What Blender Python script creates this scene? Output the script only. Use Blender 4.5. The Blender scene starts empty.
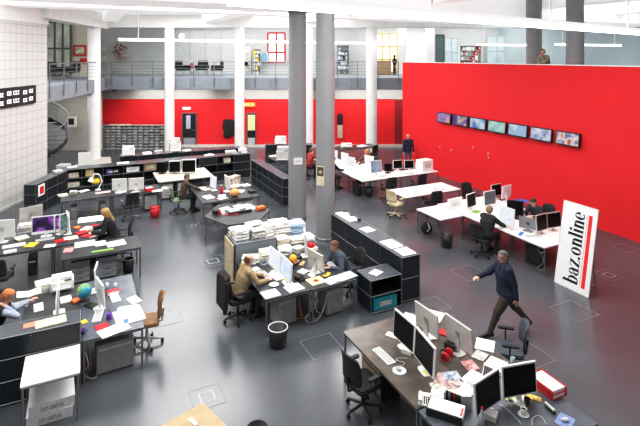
import bpy, math, random
from mathutils import Vector, Matrix
random.seed(7)
R = math.radians
C = bpy.context.scene.collection
F, H, HY, YAW = 487.0, 5.6, 56.0, R(26.2)
S_, C_ = math.sin(YAW), math.cos(YAW)
VR = -YAW                                    # rotation of things square to the back wall

def at(px, py, z=0.0):                       # point of the place, at height z, seen at that pixel of the photo
    d = F * (H - z) / (py - HY); r = (px - 320) / F * d
    return (d * S_ + r * C_, d * C_ - r * S_)
def V(r, d):                                 # metres right of / ahead of the camera -> world
    return (d * S_ + r * C_, d * C_ - r * S_)

# ------------------------------------------------------------------ materials
MC = {}
def mat(name, col, rough=.5, metal=0., noise=.06, scale=8., emit=0., ecol=None, spec=.5):
    if name in MC: return MC[name]
    m = bpy.data.materials.new(name); m.use_nodes = True
    nt = m.node_tree; b = nt.nodes['Principled BSDF']
    b.inputs['Roughness'].default_value = rough; b.inputs['Metallic'].default_value = metal
    b.inputs['Specular IOR Level'].default_value = spec
    tc = nt.nodes.new('ShaderNodeTexCoord'); nz = nt.nodes.new('ShaderNodeTexNoise'); nz.inputs['Scale'].default_value = scale
    nt.links.new(tc.outputs['Object'], nz.inputs['Vector'])
    rp = nt.nodes.new('ShaderNodeValToRGB')
    lo = [max(0, c * (1 - noise * 2)) for c in col]; hi = [min(1, c * (1 + noise * 2)) for c in col]
    rp.color_ramp.elements[0].color = (*lo, 1); rp.color_ramp.elements[1].color = (*hi, 1)
    rp.color_ramp.elements[0].position = .3; rp.color_ramp.elements[1].position = .7
    nt.links.new(nz.outputs['Fac'], rp.inputs['Fac']); nt.links.new(rp.outputs['Color'], b.inputs['Base Color'])
    if emit:
        b.inputs['Emission Color'].default_value = (*(ecol or col), 1); b.inputs['Emission Strength'].default_value = emit
    MC[name] = m; return m

def screen_mat(name, cols, scale=3., emit=.7, kind='noise', seed=0., lit=True):
    if name in MC: return MC[name]
    m = bpy.data.materials.new(name); m.use_nodes = True
    nt = m.node_tree; b = nt.nodes['Principled BSDF']; b.inputs['Roughness'].default_value = .3
    tc = nt.nodes.new('ShaderNodeTexCoord'); mp = nt.nodes.new('ShaderNodeMapping')
    mp.inputs['Location'].default_value = (seed, seed * 1.7, seed * .6)
    nt.links.new(tc.outputs['Object'], mp.inputs['Vector'])
    if kind == 'noise':
        t = nt.nodes.new('ShaderNodeTexNoise'); t.inputs['Scale'].default_value = scale; t.inputs['Detail'].default_value = 2; o = t.outputs['Fac']
    else:
        t = nt.nodes.new('ShaderNodeTexVoronoi'); t.inputs['Scale'].default_value = scale; o = t.outputs['Distance']
    nt.links.new(mp.outputs['Vector'], t.inputs['Vector'])
    rp = nt.nodes.new('ShaderNodeValToRGB'); els = rp.color_ramp.elements
    while len(els) < len(cols): els.new(.5)
    for i, c in enumerate(cols):
        els[i].position = .3 + .4 * i / max(1, len(cols) - 1); els[i].color = (*c, 1)
    nt.links.new(o, rp.inputs['Fac']); b.inputs['Base Color'].default_value = (.01, .01, .012, 1)
    if not lit: nt.links.new(rp.outputs['Color'], b.inputs['Base Color'])
    nt.links.new(rp.outputs['Color'], b.inputs['Emission Color']); b.inputs['Emission Strength'].default_value = emit
    MC[name] = m; return m

def grid_mat(name, col, line, size, w=.06, rough=.5):
    m = bpy.data.materials.new(name); m.use_nodes = True
    nt = m.node_tree; b = nt.nodes['Principled BSDF']; b.inputs['Roughness'].default_value = rough
    tc = nt.nodes.new('ShaderNodeTexCoord'); sp = nt.nodes.new('ShaderNodeSeparateXYZ'); cb = nt.nodes.new('ShaderNodeCombineXYZ')
    nt.links.new(tc.outputs['Object'], sp.inputs[0]); nt.links.new(sp.outputs['Y'], cb.inputs['X']); nt.links.new(sp.outputs['Z'], cb.inputs['Y'])
    br = nt.nodes.new('ShaderNodeTexBrick'); br.offset = 0; br.squash = 1
    br.inputs['Color1'].default_value = (*col, 1); br.inputs['Color2'].default_value = (*[c * .97 for c in col], 1); br.inputs['Mortar'].default_value = (*line, 1)
    br.inputs['Scale'].default_value = 1.0; br.inputs['Brick Width'].default_value = size; br.inputs['Row Height'].default_value = size
    br.inputs['Mortar Size'].default_value = size * w; br.inputs['Mortar Smooth'].default_value = .3
    nt.links.new(cb.outputs[0], br.inputs['Vector']); nt.links.new(br.outputs['Color'], b.inputs['Base Color'])
    return m

def floor_material():
    m = bpy.data.materials.new('polished_floor'); m.use_nodes = True
    nt = m.node_tree; b = nt.nodes['Principled BSDF']
    tc = nt.nodes.new('ShaderNodeTexCoord')
    n1 = nt.nodes.new('ShaderNodeTexNoise'); n1.inputs['Scale'].default_value = .35; n1.inputs['Detail'].default_value = 4
    n2 = nt.nodes.new('ShaderNodeTexNoise'); n2.inputs['Scale'].default_value = 60; n2.inputs['Detail'].default_value = 3
    for n in (n1, n2): nt.links.new(tc.outputs['Object'], n.inputs['Vector'])
    r1 = nt.nodes.new('ShaderNodeValToRGB')
    r1.color_ramp.elements[0].color = (.078, .086, .098, 1); r1.color_ramp.elements[1].color = (.108, .118, .132, 1)
    r1.color_ramp.elements[0].position = .35; r1.color_ramp.elements[1].position = .65
    mx = nt.nodes.new('ShaderNodeMix'); mx.data_type = 'RGBA'; mx.blend_type = 'OVERLAY'; mx.inputs[0].default_value = .25
    nt.links.new(n1.outputs['Fac'], r1.inputs['Fac']); nt.links.new(r1.outputs['Color'], mx.inputs[6]); nt.links.new(n2.outputs['Color'], mx.inputs[7])
    nt.links.new(mx.outputs[2], b.inputs['Base Color'])
    mr = nt.nodes.new('ShaderNodeMapRange'); mr.inputs['To Min'].default_value = .18; mr.inputs['To Max'].default_value = .30; b.inputs['Specular IOR Level'].default_value = .85
    nt.links.new(n1.outputs['Fac'], mr.inputs['Value']); nt.links.new(mr.outputs[0], b.inputs['Roughness'])
    return m

white_paint = mat('white_paint', (.82, .82, .80), .6, noise=.02, scale=2)
ceil_glow_paint = mat('glowing_ceiling_paint', (.9, .9, .9), .7, noise=.015, scale=1, emit=.32, ecol=(1, 1, 1))   # glow put into the paint of ceiling and beams, imitating skylit white
cream_paint = mat('cream_paint', (.72, .68, .56), .6, noise=.03)
grey_paint = mat('grey_paint', (.26, .29, .32), .5, noise=.03, scale=1.5)
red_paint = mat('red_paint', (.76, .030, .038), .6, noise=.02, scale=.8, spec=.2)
dark_red = mat('dark_red_and_wall_shade', (.30, .012, .016), .55, noise=.04, scale=.8)  # dark red of files and cases; on the back wall it paints shade
col_grey = mat('column_grey', (.31, .315, .325), .36, noise=.012, scale=3)
chrome = mat('chrome', (.40, .41, .43), .28, 1., noise=.02)
steel = mat('brushed_steel', (.30, .31, .33), .38, .8, noise=.03)
black = mat('black_plastic', (.018, .018, .02), .42, noise=.1)
rubber = mat('black_rubber', (.012, .012, .012), .7, noise=.1)
black_cloth = mat('black_fabric', (.02, .02, .022), .85, noise=.15, scale=60)
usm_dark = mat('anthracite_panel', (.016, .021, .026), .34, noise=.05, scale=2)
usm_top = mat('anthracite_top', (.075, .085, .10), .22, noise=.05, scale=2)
white_top = mat('white_laminate', (.84, .84, .84), .35, noise=.015, scale=3)
dark_top = mat('dark_linoleum_top', (.055, .058, .064), .28, noise=.08, scale=5)
blue_top = mat('blue_grey_top', (.115, .13, .155), .25, noise=.06, scale=4)
oak_dark = mat('smoked_oak_top', (.105, .09, .075), .24, noise=.14, scale=5)
tan_top = mat('tan_wood_top', (.46, .33, .19), .42, noise=.08, scale=6)
white_pl = mat('white_plastic', (.78, .78, .76), .35, noise=.02)
grey_pl = mat('light_grey_plastic', (.52, .53, .53), .42, noise=.03)
midgrey = mat('grey_metal_case', (.27, .28, .30), .45, noise=.04)
silver = mat('silver_plastic', (.60, .60, .58), .3, .3, noise=.02)
beige_pl = mat('beige_plastic', (.66, .60, .46), .5, noise=.04)
paper = mat('white_paper', (.86, .86, .84), .7, noise=.03, scale=30)
paper2 = mat('cream_paper', (.78, .74, .62), .7, noise=.05, scale=30)
news = mat('printed_newsprint', (.62, .61, .58), .8, noise=.25, scale=40)
bluepap = mat('pale_blue_paper', (.52, .66, .78), .7, noise=.05, scale=20)
redc = mat('red_plastic', (.62, .02, .03), .4, noise=.05)
orange = mat('orange_plastic', (.85, .22, .06), .5, noise=.05)
yellow = mat('yellow_card', (.85, .62, .06), .6, noise=.05)
green = mat('green_card', (.25, .48, .12), .6, noise=.08)
teal = mat('teal_card', (.02, .42, .47), .5, noise=.1, scale=20)
purple = mat('purple_card', (.14, .07, .40), .5, noise=.05)
bluec = mat('blue_card', (.06, .20, .55), .5, noise=.05)
cardboard = mat('cardboard', (.52, .40, .24), .75, noise=.06)
tan_leather = mat('tan_leather', (.28, .16, .08), .55, noise=.08)
cream_leather = mat('cream_leather', (.68, .60, .42), .5, noise=.05)
green_cloth = mat('grey_green_fabric', (.22, .28, .20), .8, noise=.1, scale=40)
glass_dark = mat('dark_glass', (.02, .022, .026), .08, noise=.02)
mull = mat('dark_mullion', (.10, .11, .115), .45)
scr_off = mat('switched_off_screen', (.004, .004, .005), .35, noise=.02, spec=.15)
scr_white = screen_mat('white_document_screen', [(.75, .8, .9), (.9, .93, .97), (.62, .7, .85)], 9, .95)
scr_blue = screen_mat('blue_document_screen', [(.42, .55, .85), (.62, .74, .95), (.8, .88, 1)], 5, .95)
scr_purple = screen_mat('purple_nebula_screen', [(.01, .005, .03), (.05, .02, .12), (.45, .12, .6), (.85, .6, .9)], 4, .8, seed=1.3)
scr_grey = screen_mat('dim_grey_screen', [(.16, .18, .20), (.24, .27, .30)], 4, .6)
scr_green = screen_mat('green_picture_screen', [(.1, .3, .35), (.3, .55, .5), (.75, .8, .7)], 9, .4)
lamp_em = mat('lamp_diffuser', (1, 1, 1), .5, emit=6., ecol=(1, .99, .96))
dayl = mat('bright_frosted_glass', (.9, .92, .95), .4, emit=1.6, ecol=(.97, .98, 1))
dayl_w = mat('warm_bright_glass', (.9, .8, .6), .4, emit=1.1, ecol=(1, .82, .5))
glass_pale = mat('pale_blue_glass', (.52, .62, .64), .2, noise=.1, scale=.8, emit=.12, ecol=(.7, .85, .9))

# ------------------------------------------------------------------ geometry collector
class G:
    def __init__(s): s.v = []; s.f = []; s.m = []; s.sm = []
    def add(s, vs, fs, mi=0, smooth=False):
        n = len(s.v); s.v += [tuple(x) for x in vs]
        for f in fs: s.f.append([n + i for i in f]); s.m.append(mi); s.sm.append(smooth)
        return s
    def box(s, x0, x1, y0, y1, z0, z1, mi=0):
        vs = [(x, y, z) for z in (z0, z1) for y in (y0, y1) for x in (x0, x1)]
        return s.add(vs, [(0, 2, 3, 1), (4, 5, 7, 6), (0, 1, 5, 4), (2, 6, 7, 3), (0, 4, 6, 2), (1, 3, 7, 5)], mi)
    def prism(s, pts, z0, z1, mi=0, smooth=False):       # pts counter-clockwise in xy
        n = len(pts); vs = [(p[0], p[1], z0) for p in pts] + [(p[0], p[1], z1) for p in pts]
        s.add(vs, [tuple(range(n - 1, -1, -1)), tuple(range(n, 2 * n))], mi)
        k = len(s.v) - 2 * n
        for i in range(n):
            j = (i + 1) % n; s.f.append([k + i, k + j, k + n + j, k + n + i]); s.m.append(mi); s.sm.append(smooth)
        return s
    def rbox(s, x0, x1, y0, y1, z0, z1, c=.02, mi=0):
        pts = []
        for (cx, cy, a0) in ((x1 - c, y1 - c, 0), (x0 + c, y1 - c, 90), (x0 + c, y0 + c, 180), (x1 - c, y0 + c, 270)):
            for k in range(4): a = R(a0 + 30 * k); pts.append((cx + c * math.cos(a), cy + c * math.sin(a)))
        return s.prism(pts, z0, z1, mi)
    def xf(s, M, start=0):
        s.v = s.v[:start] + [tuple(M @ Vector(v)) for v in s.v[start:]]; return s
    def cyl(s, p0, p1, r0, r1=None, n=10, mi=0, cap=True):
        r1 = r0 if r1 is None else r1
        p0, p1 = Vector(p0), Vector(p1); z = (p1 - p0).normalized()
        x = z.orthogonal().normalized(); y = z.cross(x)
        vs = []
        for p, r in ((p0, r0), (p1, r1)):
            for i in range(n):
                a = 2 * math.pi * i / n; vs.append(p + (x * math.cos(a) + y * math.sin(a)) * r)
        s.add(vs, [(i, (i + 1) % n, n + (i + 1) % n, n + i) for i in range(n)], mi, True)
        if cap: s.add(vs[:n], [tuple(range(n - 1, -1, -1))], mi); s.add(vs[n:], [tuple(range(n))], mi)
        return s
    def tube(s, pts, r, n=8, mi=0):
        for a, b in zip(pts[:-1], pts[1:]): s.cyl(a, b, r, n=n, mi=mi)
        return s
    def ball(s, c, r, sc=(1, 1, 1), n=14, mi=0):
        m = n // 2; vs = []; fs = []
        for i in range(m + 1):
            t = math.pi * i / m
            for j in range(n):
                a = 2 * math.pi * j / n
                vs.append((c[0] + r * sc[0] * math.sin(t) * math.cos(a), c[1] + r * sc[1] * math.sin(t) * math.sin(a), c[2] + r * sc[2] * math.cos(t)))
        for i in range(m):
            for j in range(n):
                k = (j + 1) % n; fs.append((i * n + j, (i + 1) * n + j, (i + 1) * n + k, i * n + k))
        return s.add(vs, fs, mi, True)
    def lathe(s, prof, c=(0, 0), n=20, mi=0):            # prof: (r, z) pairs
        vs = []; fs = []
        for r, z in prof:
            for j in range(n):
                a = 2 * math.pi * j / n; vs.append((c[0] + r * math.cos(a), c[1] + r * math.sin(a), z))
        for i in range(len(prof) - 1):
            for j in range(n):
                k = (j + 1) % n; fs.append((i * n + j, i * n + k, (i + 1) * n + k, (i + 1) * n + j))
        return s.add(vs, fs, mi, True)
    def mesh(s, name, mats):
        me = bpy.data.meshes.new(name); me.from_pydata(s.v, [], s.f)
        for m in (mats if isinstance(mats, (list, tuple)) else [mats]): me.materials.append(m)
        for p, mi, sm in zip(me.polygons, s.m, s.sm): p.material_index = mi; p.use_smooth = sm
        me.update(); return me

LABELS = {}
def tag(o, label, cat, group=None):
    o['label'] = label; o['category'] = cat
    if group: o['group'] = group
    LABELS.setdefault(label, []).append(o.name)
    return o
def thing(name, label, cat, loc=(0, 0, 0), rot=0., group=None):
    o = bpy.data.objects.new(name, None); C.objects.link(o); o.empty_display_size = .1
    o.location = loc; o.rotation_euler = (0, 0, rot)
    return tag(o, label, cat, group)
def part(name, g, m, parent, label=None):
    me = g if isinstance(g, bpy.types.Mesh) else g.mesh(name, m)
    o = bpy.data.objects.new(name, me); C.objects.link(o); o.parent = parent
    if label: o['label'] = label
    return o
def solo(name, g, m, label, cat, loc=(0, 0, 0), rot=0., group=None):
    me = g if isinstance(g, bpy.types.Mesh) else g.mesh(name, m)
    o = bpy.data.objects.new(name, me); C.objects.link(o); o.location = loc; o.rotation_euler = (0, 0, rot)
    return tag(o, label, cat, group)
def struct(name, g, m, rot=0., parent=None, loc=(0, 0, 0)):
    me = g.mesh(name, m); o = bpy.data.objects.new(name, me); C.objects.link(o)
    o.rotation_euler = (0, 0, rot); o.location = loc
    if parent: o.parent = parent
    else: o['kind'] = 'structure'
    return o
CACHE = {}
def cached(key, fn):
    if key not in CACHE: CACHE[key] = fn()
    return CACHE[key]

# ================================================================== THE SETTING
ARC = [(r_, d_) for r_, d_ in ((-30, -3), (34, -3), (34, 44), (-30, 44))]
floor_m = floor_material()
struct('floor', G().prism(ARC, -.2, 0), floor_m, VR)
struct('ceiling', G().prism([(-30, 2), (34, 2), (34, 44), (-30, 44)], 8.0, 8.2), ceil_glow_paint, VR)
# gridded white acoustic wall on the left
LW = -11.45
g = G().box(LW - .35, LW, 6.0, 20.45, 0, 6.92)
struct('wall_left', g, grid_mat('gridded_white_panels', (.63, .62, .61), (.47, .465, .455), .34, .06), VR)
struct('trim_1', G().box(LW - .4, LW + .03, 6.0, 20.5, 6.92, 8.0), white_paint, VR)
struct('baseboard_left', G().box(LW, LW + .03, 6.0, 20.45, 0, .1), grey_pl, VR)
# red wall in the right (its top is the parapet of the upper gallery)
struct('wall_right', G().box(15.05, 15.3, 0.5, 20.85, 0, 5.27), red_paint)
struct('trim_2', G().box(15.03, 15.32, 0.5, 20.87, 5.27, 5.30), white_paint)
# gallery floor behind the red wall
struct('floor_gallery', G().box(15.3, 34, 0.5, 20.85, 4.0, 4.3), grey_paint)
# ground floor back walls
BW = 30.0
g = G().box(-13.7, 4.6, BW, BW + .2, 0, 2.95)
struct('wall_back', g, red_paint, VR)
struct('wall_back_shaded', G().box(4.6, 12, BW, BW + .2, 0, 2.9), dark_red, VR)  # right stretch of the red wall, its shade put into the colour
struct('trim_3', G().box(-13.7, 12, BW - .05, BW + .2, 2.95, 3.6), mat('soffit_grey', (.42, .41, .39), .6, noise=.02), VR)
struct('baseboard_back', G().box(-13.7, 12, BW - .12, BW, 0, .16), mat('pale_stone', (.62, .60, .56), .5), VR)
struct('wall_stairwell', G().box(-22, -13.0, 28.9, 29.1, 0, 3.6), mat('beige_wall', (.58, .56, .50), .6, noise=.03), VR)
# balcony slabs
g = G().box(-12.5, 14, 28.6, 42, 3.62, 4.31)
struct('floor_balcony', g, grey_paint, VR)
g = G().prism([(-11.5, 20.5), (-12.5, 28.55), (-12.5, 42), (-24, 42), (-24, 20.5)], 3.62, 4.31)
struct('floor_balcony_left', g, grey_paint, VR)
# fascia joints, drawn as raised flat panels
for i in range(9):
    r0 = -12.3 + i * 2.36
    struct('trim_%d' % (10 + i), G().box(r0 + .02, r0 + 2.33, 28.57, 28.6, 3.64, 4.29), mat('fascia_panel', (.26, .29, .325), .4, noise=.03), VR)
# white edge beam over the balcony front and the ceiling beams
struct('trim_20', G().box(-12.8, 12, 28.1, 29.0, 7.25, 8.0), white_paint, VR)
struct('trim_21', G().prism([(-11.1, 20), (-12.2, 28.1), (-12.8, 28.1), (-11.9, 20)], 7.15, 8.0), white_paint, VR)
struct('trim_22', G().box(-4, 32, 14.2, 16.2, 7.15, 8.0), ceil_glow_paint)
struct('trim_23', G().box(-4, 32, 20.6, 21.6, 7.45, 8.0), ceil_glow_paint)
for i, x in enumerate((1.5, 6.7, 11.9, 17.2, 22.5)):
    struct('trim_%d' % (24 + i), G().box(x - .4, x + .4, 4, 30, 7.55, 8.0), ceil_glow_paint)
# upper back wall of the balcony
UB = 35.0
struct('wall_upper_back', G().box(-24, 30, UB, UB + .2, 4.31, 8.0), mat('upper_wall_white', (.60, .61, .61), .6, noise=.02, scale=1), VR)
struct('wall_upper_left', G().box(-24, -13.95, 30.8, 31.0, 4.31, 8.0), cream_paint, VR)
struct('wall_upper_right', G().box(27, 27.2, -2, 30, 4.3, 8.0), mat('upper_glazed_wall', (.46, .53, .55), .3, noise=.04, scale=.6))
# round columns
def pillar(x, y, r, z0, z1, m, label, base=True, group=None):
    t = thing('column', label, 'column', (x, y, z0), group=group)
    part('shaft', G().lathe([(r, 0), (r, z1 - z0)], n=40), m, t)
    if base: part('collar', G().lathe([(r + .012, 0), (r + .012, .08), (r, .085)], n=40), steel, t)
    part('column_head', G().lathe([(r, z1 - z0 - .06), (r + .02, z1 - z0 - .06), (r + .02, z1 - z0), (r, z1 - z0)], n=40), m, t)
    return t
pillar(6.75, 15.50, .31, 0, 7.15, col_grey, 'left one of the two tall dark grey round columns mid-floor')
pillar(6.75, 13.35, .29, 0, 7.15, col_grey, 'right one of the two tall dark grey round columns mid-floor')
wc = [(94, 26.7, .33, 'white round column left of the pigeonhole shelves by the stairs'), (169.5, 28.2, .28, 'white round column right of the pigeonhole shelves'),
      (239.5, 28.2, .28, 'white round column in front of the red wall beside the arrow sign'), (308.5, 28.2, .28, 'white round column half hidden between the two grey columns'),
      (371.5, 28.3, .32, 'white round column before the red wall in painted shade near the red corner')]
for px, d, r, lb in wc:
    x, y = V((px - 320) / F * d, d); pillar(x, y, r, 0, 7.25, white_paint, lb, False)
for px, d, r, lb in ((534, 19.6, .30, 'grey round column on the gallery left of the leaning person'), (575, 17.6, .30, 'grey round column on the gallery right of the leaning person')):
    x, y = V((px - 320) / F * d, d); pillar(x, y, r, 4.3, 8.0, col_grey, lb)
for px, d, lb in ((402, 32, 'white square pier between the two warm balcony windows'), (430, 32, 'white square pier right of the bright balcony window')):
    r = (px - 320) / F * d; x, y = V(r, d); t = thing('pier', lb, 'column', (x, y, 4.31), VR)
    part('shaft', G().rbox(-.25, .25, -.2, .2, 0, 3.69, .03), white_paint, t); part('skirting', G().rbox(-.27, .27, -.22, .22, 0, .1, .03), grey_pl, t)

# openings in the upper back wall: window_n with panes and frames
def window(n, px0, px1, py0, py1, d, pane, frame, nx=2, ny=2, fw=.06):
    r0, r1 = (px0 - 320) / F * d, (px1 - 320) / F * d; z1, z0 = H - (py0 - HY) * d / F, H - (py1 - HY) * d / F
    x, y = V((r0 + r1) / 2, d); w = (r1 - r0) / 2
    o = struct('window_%d' % n, G().box(-w, w, -.02, .02, z0, z1), pane, VR, loc=(x, y, 0))
    f = G()
    for i in range(nx + 1): q = -w + 2 * w * i / nx; f.box(q - fw / 2, q + fw / 2, -.07, -.02, z0, z1)
    for i in range(ny + 1): q = z0 + (z1 - z0) * i / ny; f.box(-w, w, -.065, -.02, q - fw / 2, q + fw / 2)
    struct('window_frame', f, frame, parent=o)
    return o
window(1, 47, 71, 22, 75, 30.6, mat('pale_office_glass', (.6, .62, .52), .3, noise=.15, scale=1.2), mull, 3, 2, .1)
window(2, 268, 285, 33, 62, 34.9, dayl, mat('red_window_frame', (.5, .08, .07), .5), 2, 3, .14)
window(3, 375, 397, 34, 72, 34.9, dayl_w, mat('tan_window_frame', (.6, .48, .25), .5), 3, 3, .1)
window(4, 405, 426, 35, 66, 34.9, dayl, mat('pale_window_frame', (.72, .66, .5), .5), 3, 2, .1)
window(5, 436, 444, 35, 66, 34.8, mat('dark_green_glass', (.10, .16, .16), .2), mull, 1, 2, .08)
window(6, 445, 458, 38, 66, 34.8, glass_pale, grey_pl, 2, 2, .06)
window(7, 487, 526, 36, 66, 34.6, glass_pale, grey_pl, 4, 2, .08)
window(8, 545, 566, 36, 66, 34.4, glass_pale, white_pl, 3, 2, .1)
window(9, 585, 640, 36, 66, 34.4, glass_pale, grey_pl, 5, 2, .08)
window(10, 175, 236, 30, 76, 34.8, mat('white_wall_panels', (.62, .63, .63), .4), grey_pl, 4, 1, .03)
# ground floor doors in the red wall
def door(n, px0, px1, py0, z, leafm, panes):
    d = BW - .02; r0, r1 = (px0 - 320) / F * d, (px1 - 320) / F * d
    x, y = V((r0 + r1) / 2, d); w = (r1 - r0) / 2
    o = struct('door_%d' % n, G().box(-w, w, -.05, .02, 0, z), leafm, VR, loc=(x, y, 0))
    f = G().box(-w - .06, -w, -.07, .02, 0, z + .06).box(w, w + .06, -.07, .02, 0, z + .06).box(-w, w, -.07, .02, z, z + .06)
    struct('door_frame', f, steel, parent=o)
    struct('door_handle', G().cyl((w - .08, -.09, 1.05), (w - .2, -.09, 1.05), .012).cyl((w - .08, -.09, 1.05), (w - .08, -.05, 1.05), .012), chrome, parent=o)
    for (a, b, c, e, m) in panes: struct('door_pane', G().box(-w + 2 * w * a, -w + 2 * w * b, -.065, -.05, z * c, z * e), m, parent=o)
door(1, 183, 196, 114, 2.05, glass_dark, [(.25, .6, .55, .95, mat('bluish_notice', (.42, .45, .55), .5)), (0.05, .95, .04, .28, mat('grey_kick_panel', (.3, .32, .35), .4))])
door(2, 247.5, 255.5, 114, 2.05, glass_dark, [(.05, .95, .5, .97, mat('yellowish_pane', (.72, .66, .34), .4, emit=.25)), (.05, .95, .03, .28, grey_pl)])
# thin pale strip on the floor by the stairs
g = G().prism([(-12.6, 24.6), (-10.6, 23.0), (-9.8, 23.0), (-11.6, 27.0), (-12.3, 27.0)], 0, .012)
struct('trim_40', g, mat('pale_floor_strip', (.55, .53, .48), .5), VR)

# ================================================================== FURNITURE BUILDERS
def desk(x0, x1, y0, y1, top, label, z=.74, group=None, legs='1111', cat='desk', name='office_desk', rot=0., frame=chrome):
    cx, cy = (x0 + x1) / 2, (y0 + y1) / 2; w, l = (x1 - x0) / 2 - .004, (y1 - y0) / 2 - .004
    t = thing(name, label, cat, (cx, cy, 0), rot, group)
    part('tabletop', G().rbox(-w, w, -l, l, z - .028, z, .012), top, t)
    f = G(); q = .03
    for sy in (-1, 1): f.cyl((-w + q, sy * (l - q), z - .046), (w - q, sy * (l - q), z - .046), .017)
    for sx in (-1, 1): f.cyl((sx * (w - q), -l + q, z - .046), (sx * (w - q), l - q, z - .046), .017)
    part('underframe', f, frame, t)
    for i, (sx, sy) in enumerate(((-1, -1), (1, -1), (-1, 1), (1, 1))):
        if legs[i] == '1':
            part('leg', G().cyl((sx * (w - q), sy * (l - q), .012), (sx * (w - q), sy * (l - q), z - .03), .019, n=10).cyl((sx * (w - q), sy * (l - q), 0), (sx * (w - q), sy * (l - q), .012), .026), frame, t)
    return t

def chair(x, y, rot, label, m=black_cloth, metal=black, group=None, backh=.98, arms=True):
    t = thing('office_chair', label, 'chair', (x, y, 0), rot, group)
    k = m.name + metal.name
    def seat():
        g = G(); g.rbox(-.23, .25, -.24, .24, .43, .47, .07); g.rbox(-.215, .235, -.225, .225, .47, .49, .07); return g.mesh('seat', m)
    part('seat', cached(k + 'seat', seat), None, t)
    def back():
        g = G(); ny, nz = 8, 6; vs = []
        for side in (0, 1):
            for i in range(ny + 1):
                for j in range(nz + 1):
                    u = i / ny * 2 - 1; v = j / nz; ww = .225 * (1 - .18 * v ** 3) * (.93 if j == 0 else 1)
                    xx = -.25 - .06 * v - .03 * math.sin(v * math.pi) * -1 + .05 * u * u + (-.035 if side else 0)
                    vs.append((xx, u * ww, .56 + (backh - .56) * v - (.03 * u * u if j == nz else 0)))
        n = (ny + 1) * (nz + 1); fs = []
        for i in range(ny):
            for j in range(nz):
                a = i * (nz + 1) + j; b = a + nz + 1
                fs.append((a, b, b + 1, a + 1)); fs.append((n + a, n + a + 1, n + b + 1, n + b))
        for i in range(ny):
            a = i * (nz + 1); b = a + nz + 1; fs.append((a, n + a, n + b, b)); a += nz; b += nz; fs.append((a, b, n + b, n + a))
        for j in range(nz):
            fs.append((j, j + 1, n + j + 1, n + j)); a = ny * (nz + 1) + j; fs.append((a, n + a, n + a + 1, a + 1))
        return g.add(vs, fs, 0, True).mesh('backrest', m)
    part('backrest', cached(k + 'back%.2f' % backh, back), None, t)
    part('back_bracket', cached(k + 'brk', lambda: G().tube([(-.05, 0, .41), (-.28, 0, .42), (-.31, 0, .66)], .02).mesh('back_bracket', metal)), None, t)
    if arms:
        for s in (-1, 1):
            part('armrest', cached(k + 'arm%d' % s, lambda: G().tube([(.02, s * .2, .42), (.02, s * .29, .44), (.02, s * .29, .66)], .014).rbox(-.13, .15, s * .29 - .035, s * .29 + .035, .66, .69, .03).mesh('armrest', metal)), None, t)
    part('gas_column', cached(k + 'gas', lambda: G().cyl((0, 0, .1), (0, 0, .28), .028).cyl((0, 0, .28), (0, 0, .43), .018).rbox(-.1, .1, -.08, .08, .4, .43, .03).mesh('gas_column', metal)), None, t)
    def star():
        g = G()
        for i in range(5): a = R(72 * i + 36); g.cyl((0, 0, .12), (.29 * math.cos(a), .29 * math.sin(a), .075), .026, .017)
        return g.mesh('star_base', metal)
    b = part('star_base', cached(k + 'star', star), None, t)
    for i in range(5):
        a = R(72 * i + 36); px, py = .285 * math.cos(a), .285 * math.sin(a)
        part('caster', cached(k + 'cast%d' % i, lambda: G().cyl((px - .022 * math.sin(a), py + .022 * math.cos(a), .03), (px + .022 * math.sin(a), py - .022 * math.cos(a), .03), .03, n=12).cyl((px, py, .03), (px, py, .08), .01).mesh('caster', rubber)), None, b)
    return t

def monitor(x, y, rot, w, h, face, label, body=white_pl, z=.74, lift=.10, tilt=4., depth=.035, chin=0., group=None):
    """panel faces local -Y; x,y is its middle"""
    t = thing('monitor', label, 'monitor', (x, y, z), rot, group)
    T = Matrix.Translation((0, 0, lift)) @ Matrix.Rotation(R(-tilt), 4, 'X')
    b = .022
    part('housing', G().rbox(-w / 2, w / 2, -depth / 2, depth / 2, 0, h, .012).xf(T), body, t)
    part('display', G().box(-w / 2 + b, w / 2 - b, -depth / 2 - .003, -depth / 2 + .002, b + chin, h - b).xf(T), face, t)
    st = part('stand', G().box(-.045, .045, depth / 2, depth / 2 + .025, .012, lift + h * .55).box(-.05, .05, 0, depth / 2 + .025, lift + h * .35, lift + h * .55), body, t)
    part('foot', G().rbox(-.13, .13, -.06, .14, 0, .014, .05), body, st)
    return t
def monpx(a, b, h, face, label, back=False, z=.74, lift=.10, w=None, **k):
    A, B = at(*a, z + lift), at(*b, z + lift); dx, dy = B[0] - A[0], B[1] - A[1]
    rot = math.atan2(dy, dx) + (math.pi if back else 0)
    ww = w or max(.42, min(.62, math.hypot(dx, dy)))
    return monitor((A[0] + B[0]) / 2, (A[1] + B[1]) / 2, rot, ww, h, face, label, z=z, lift=lift, **k)

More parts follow.
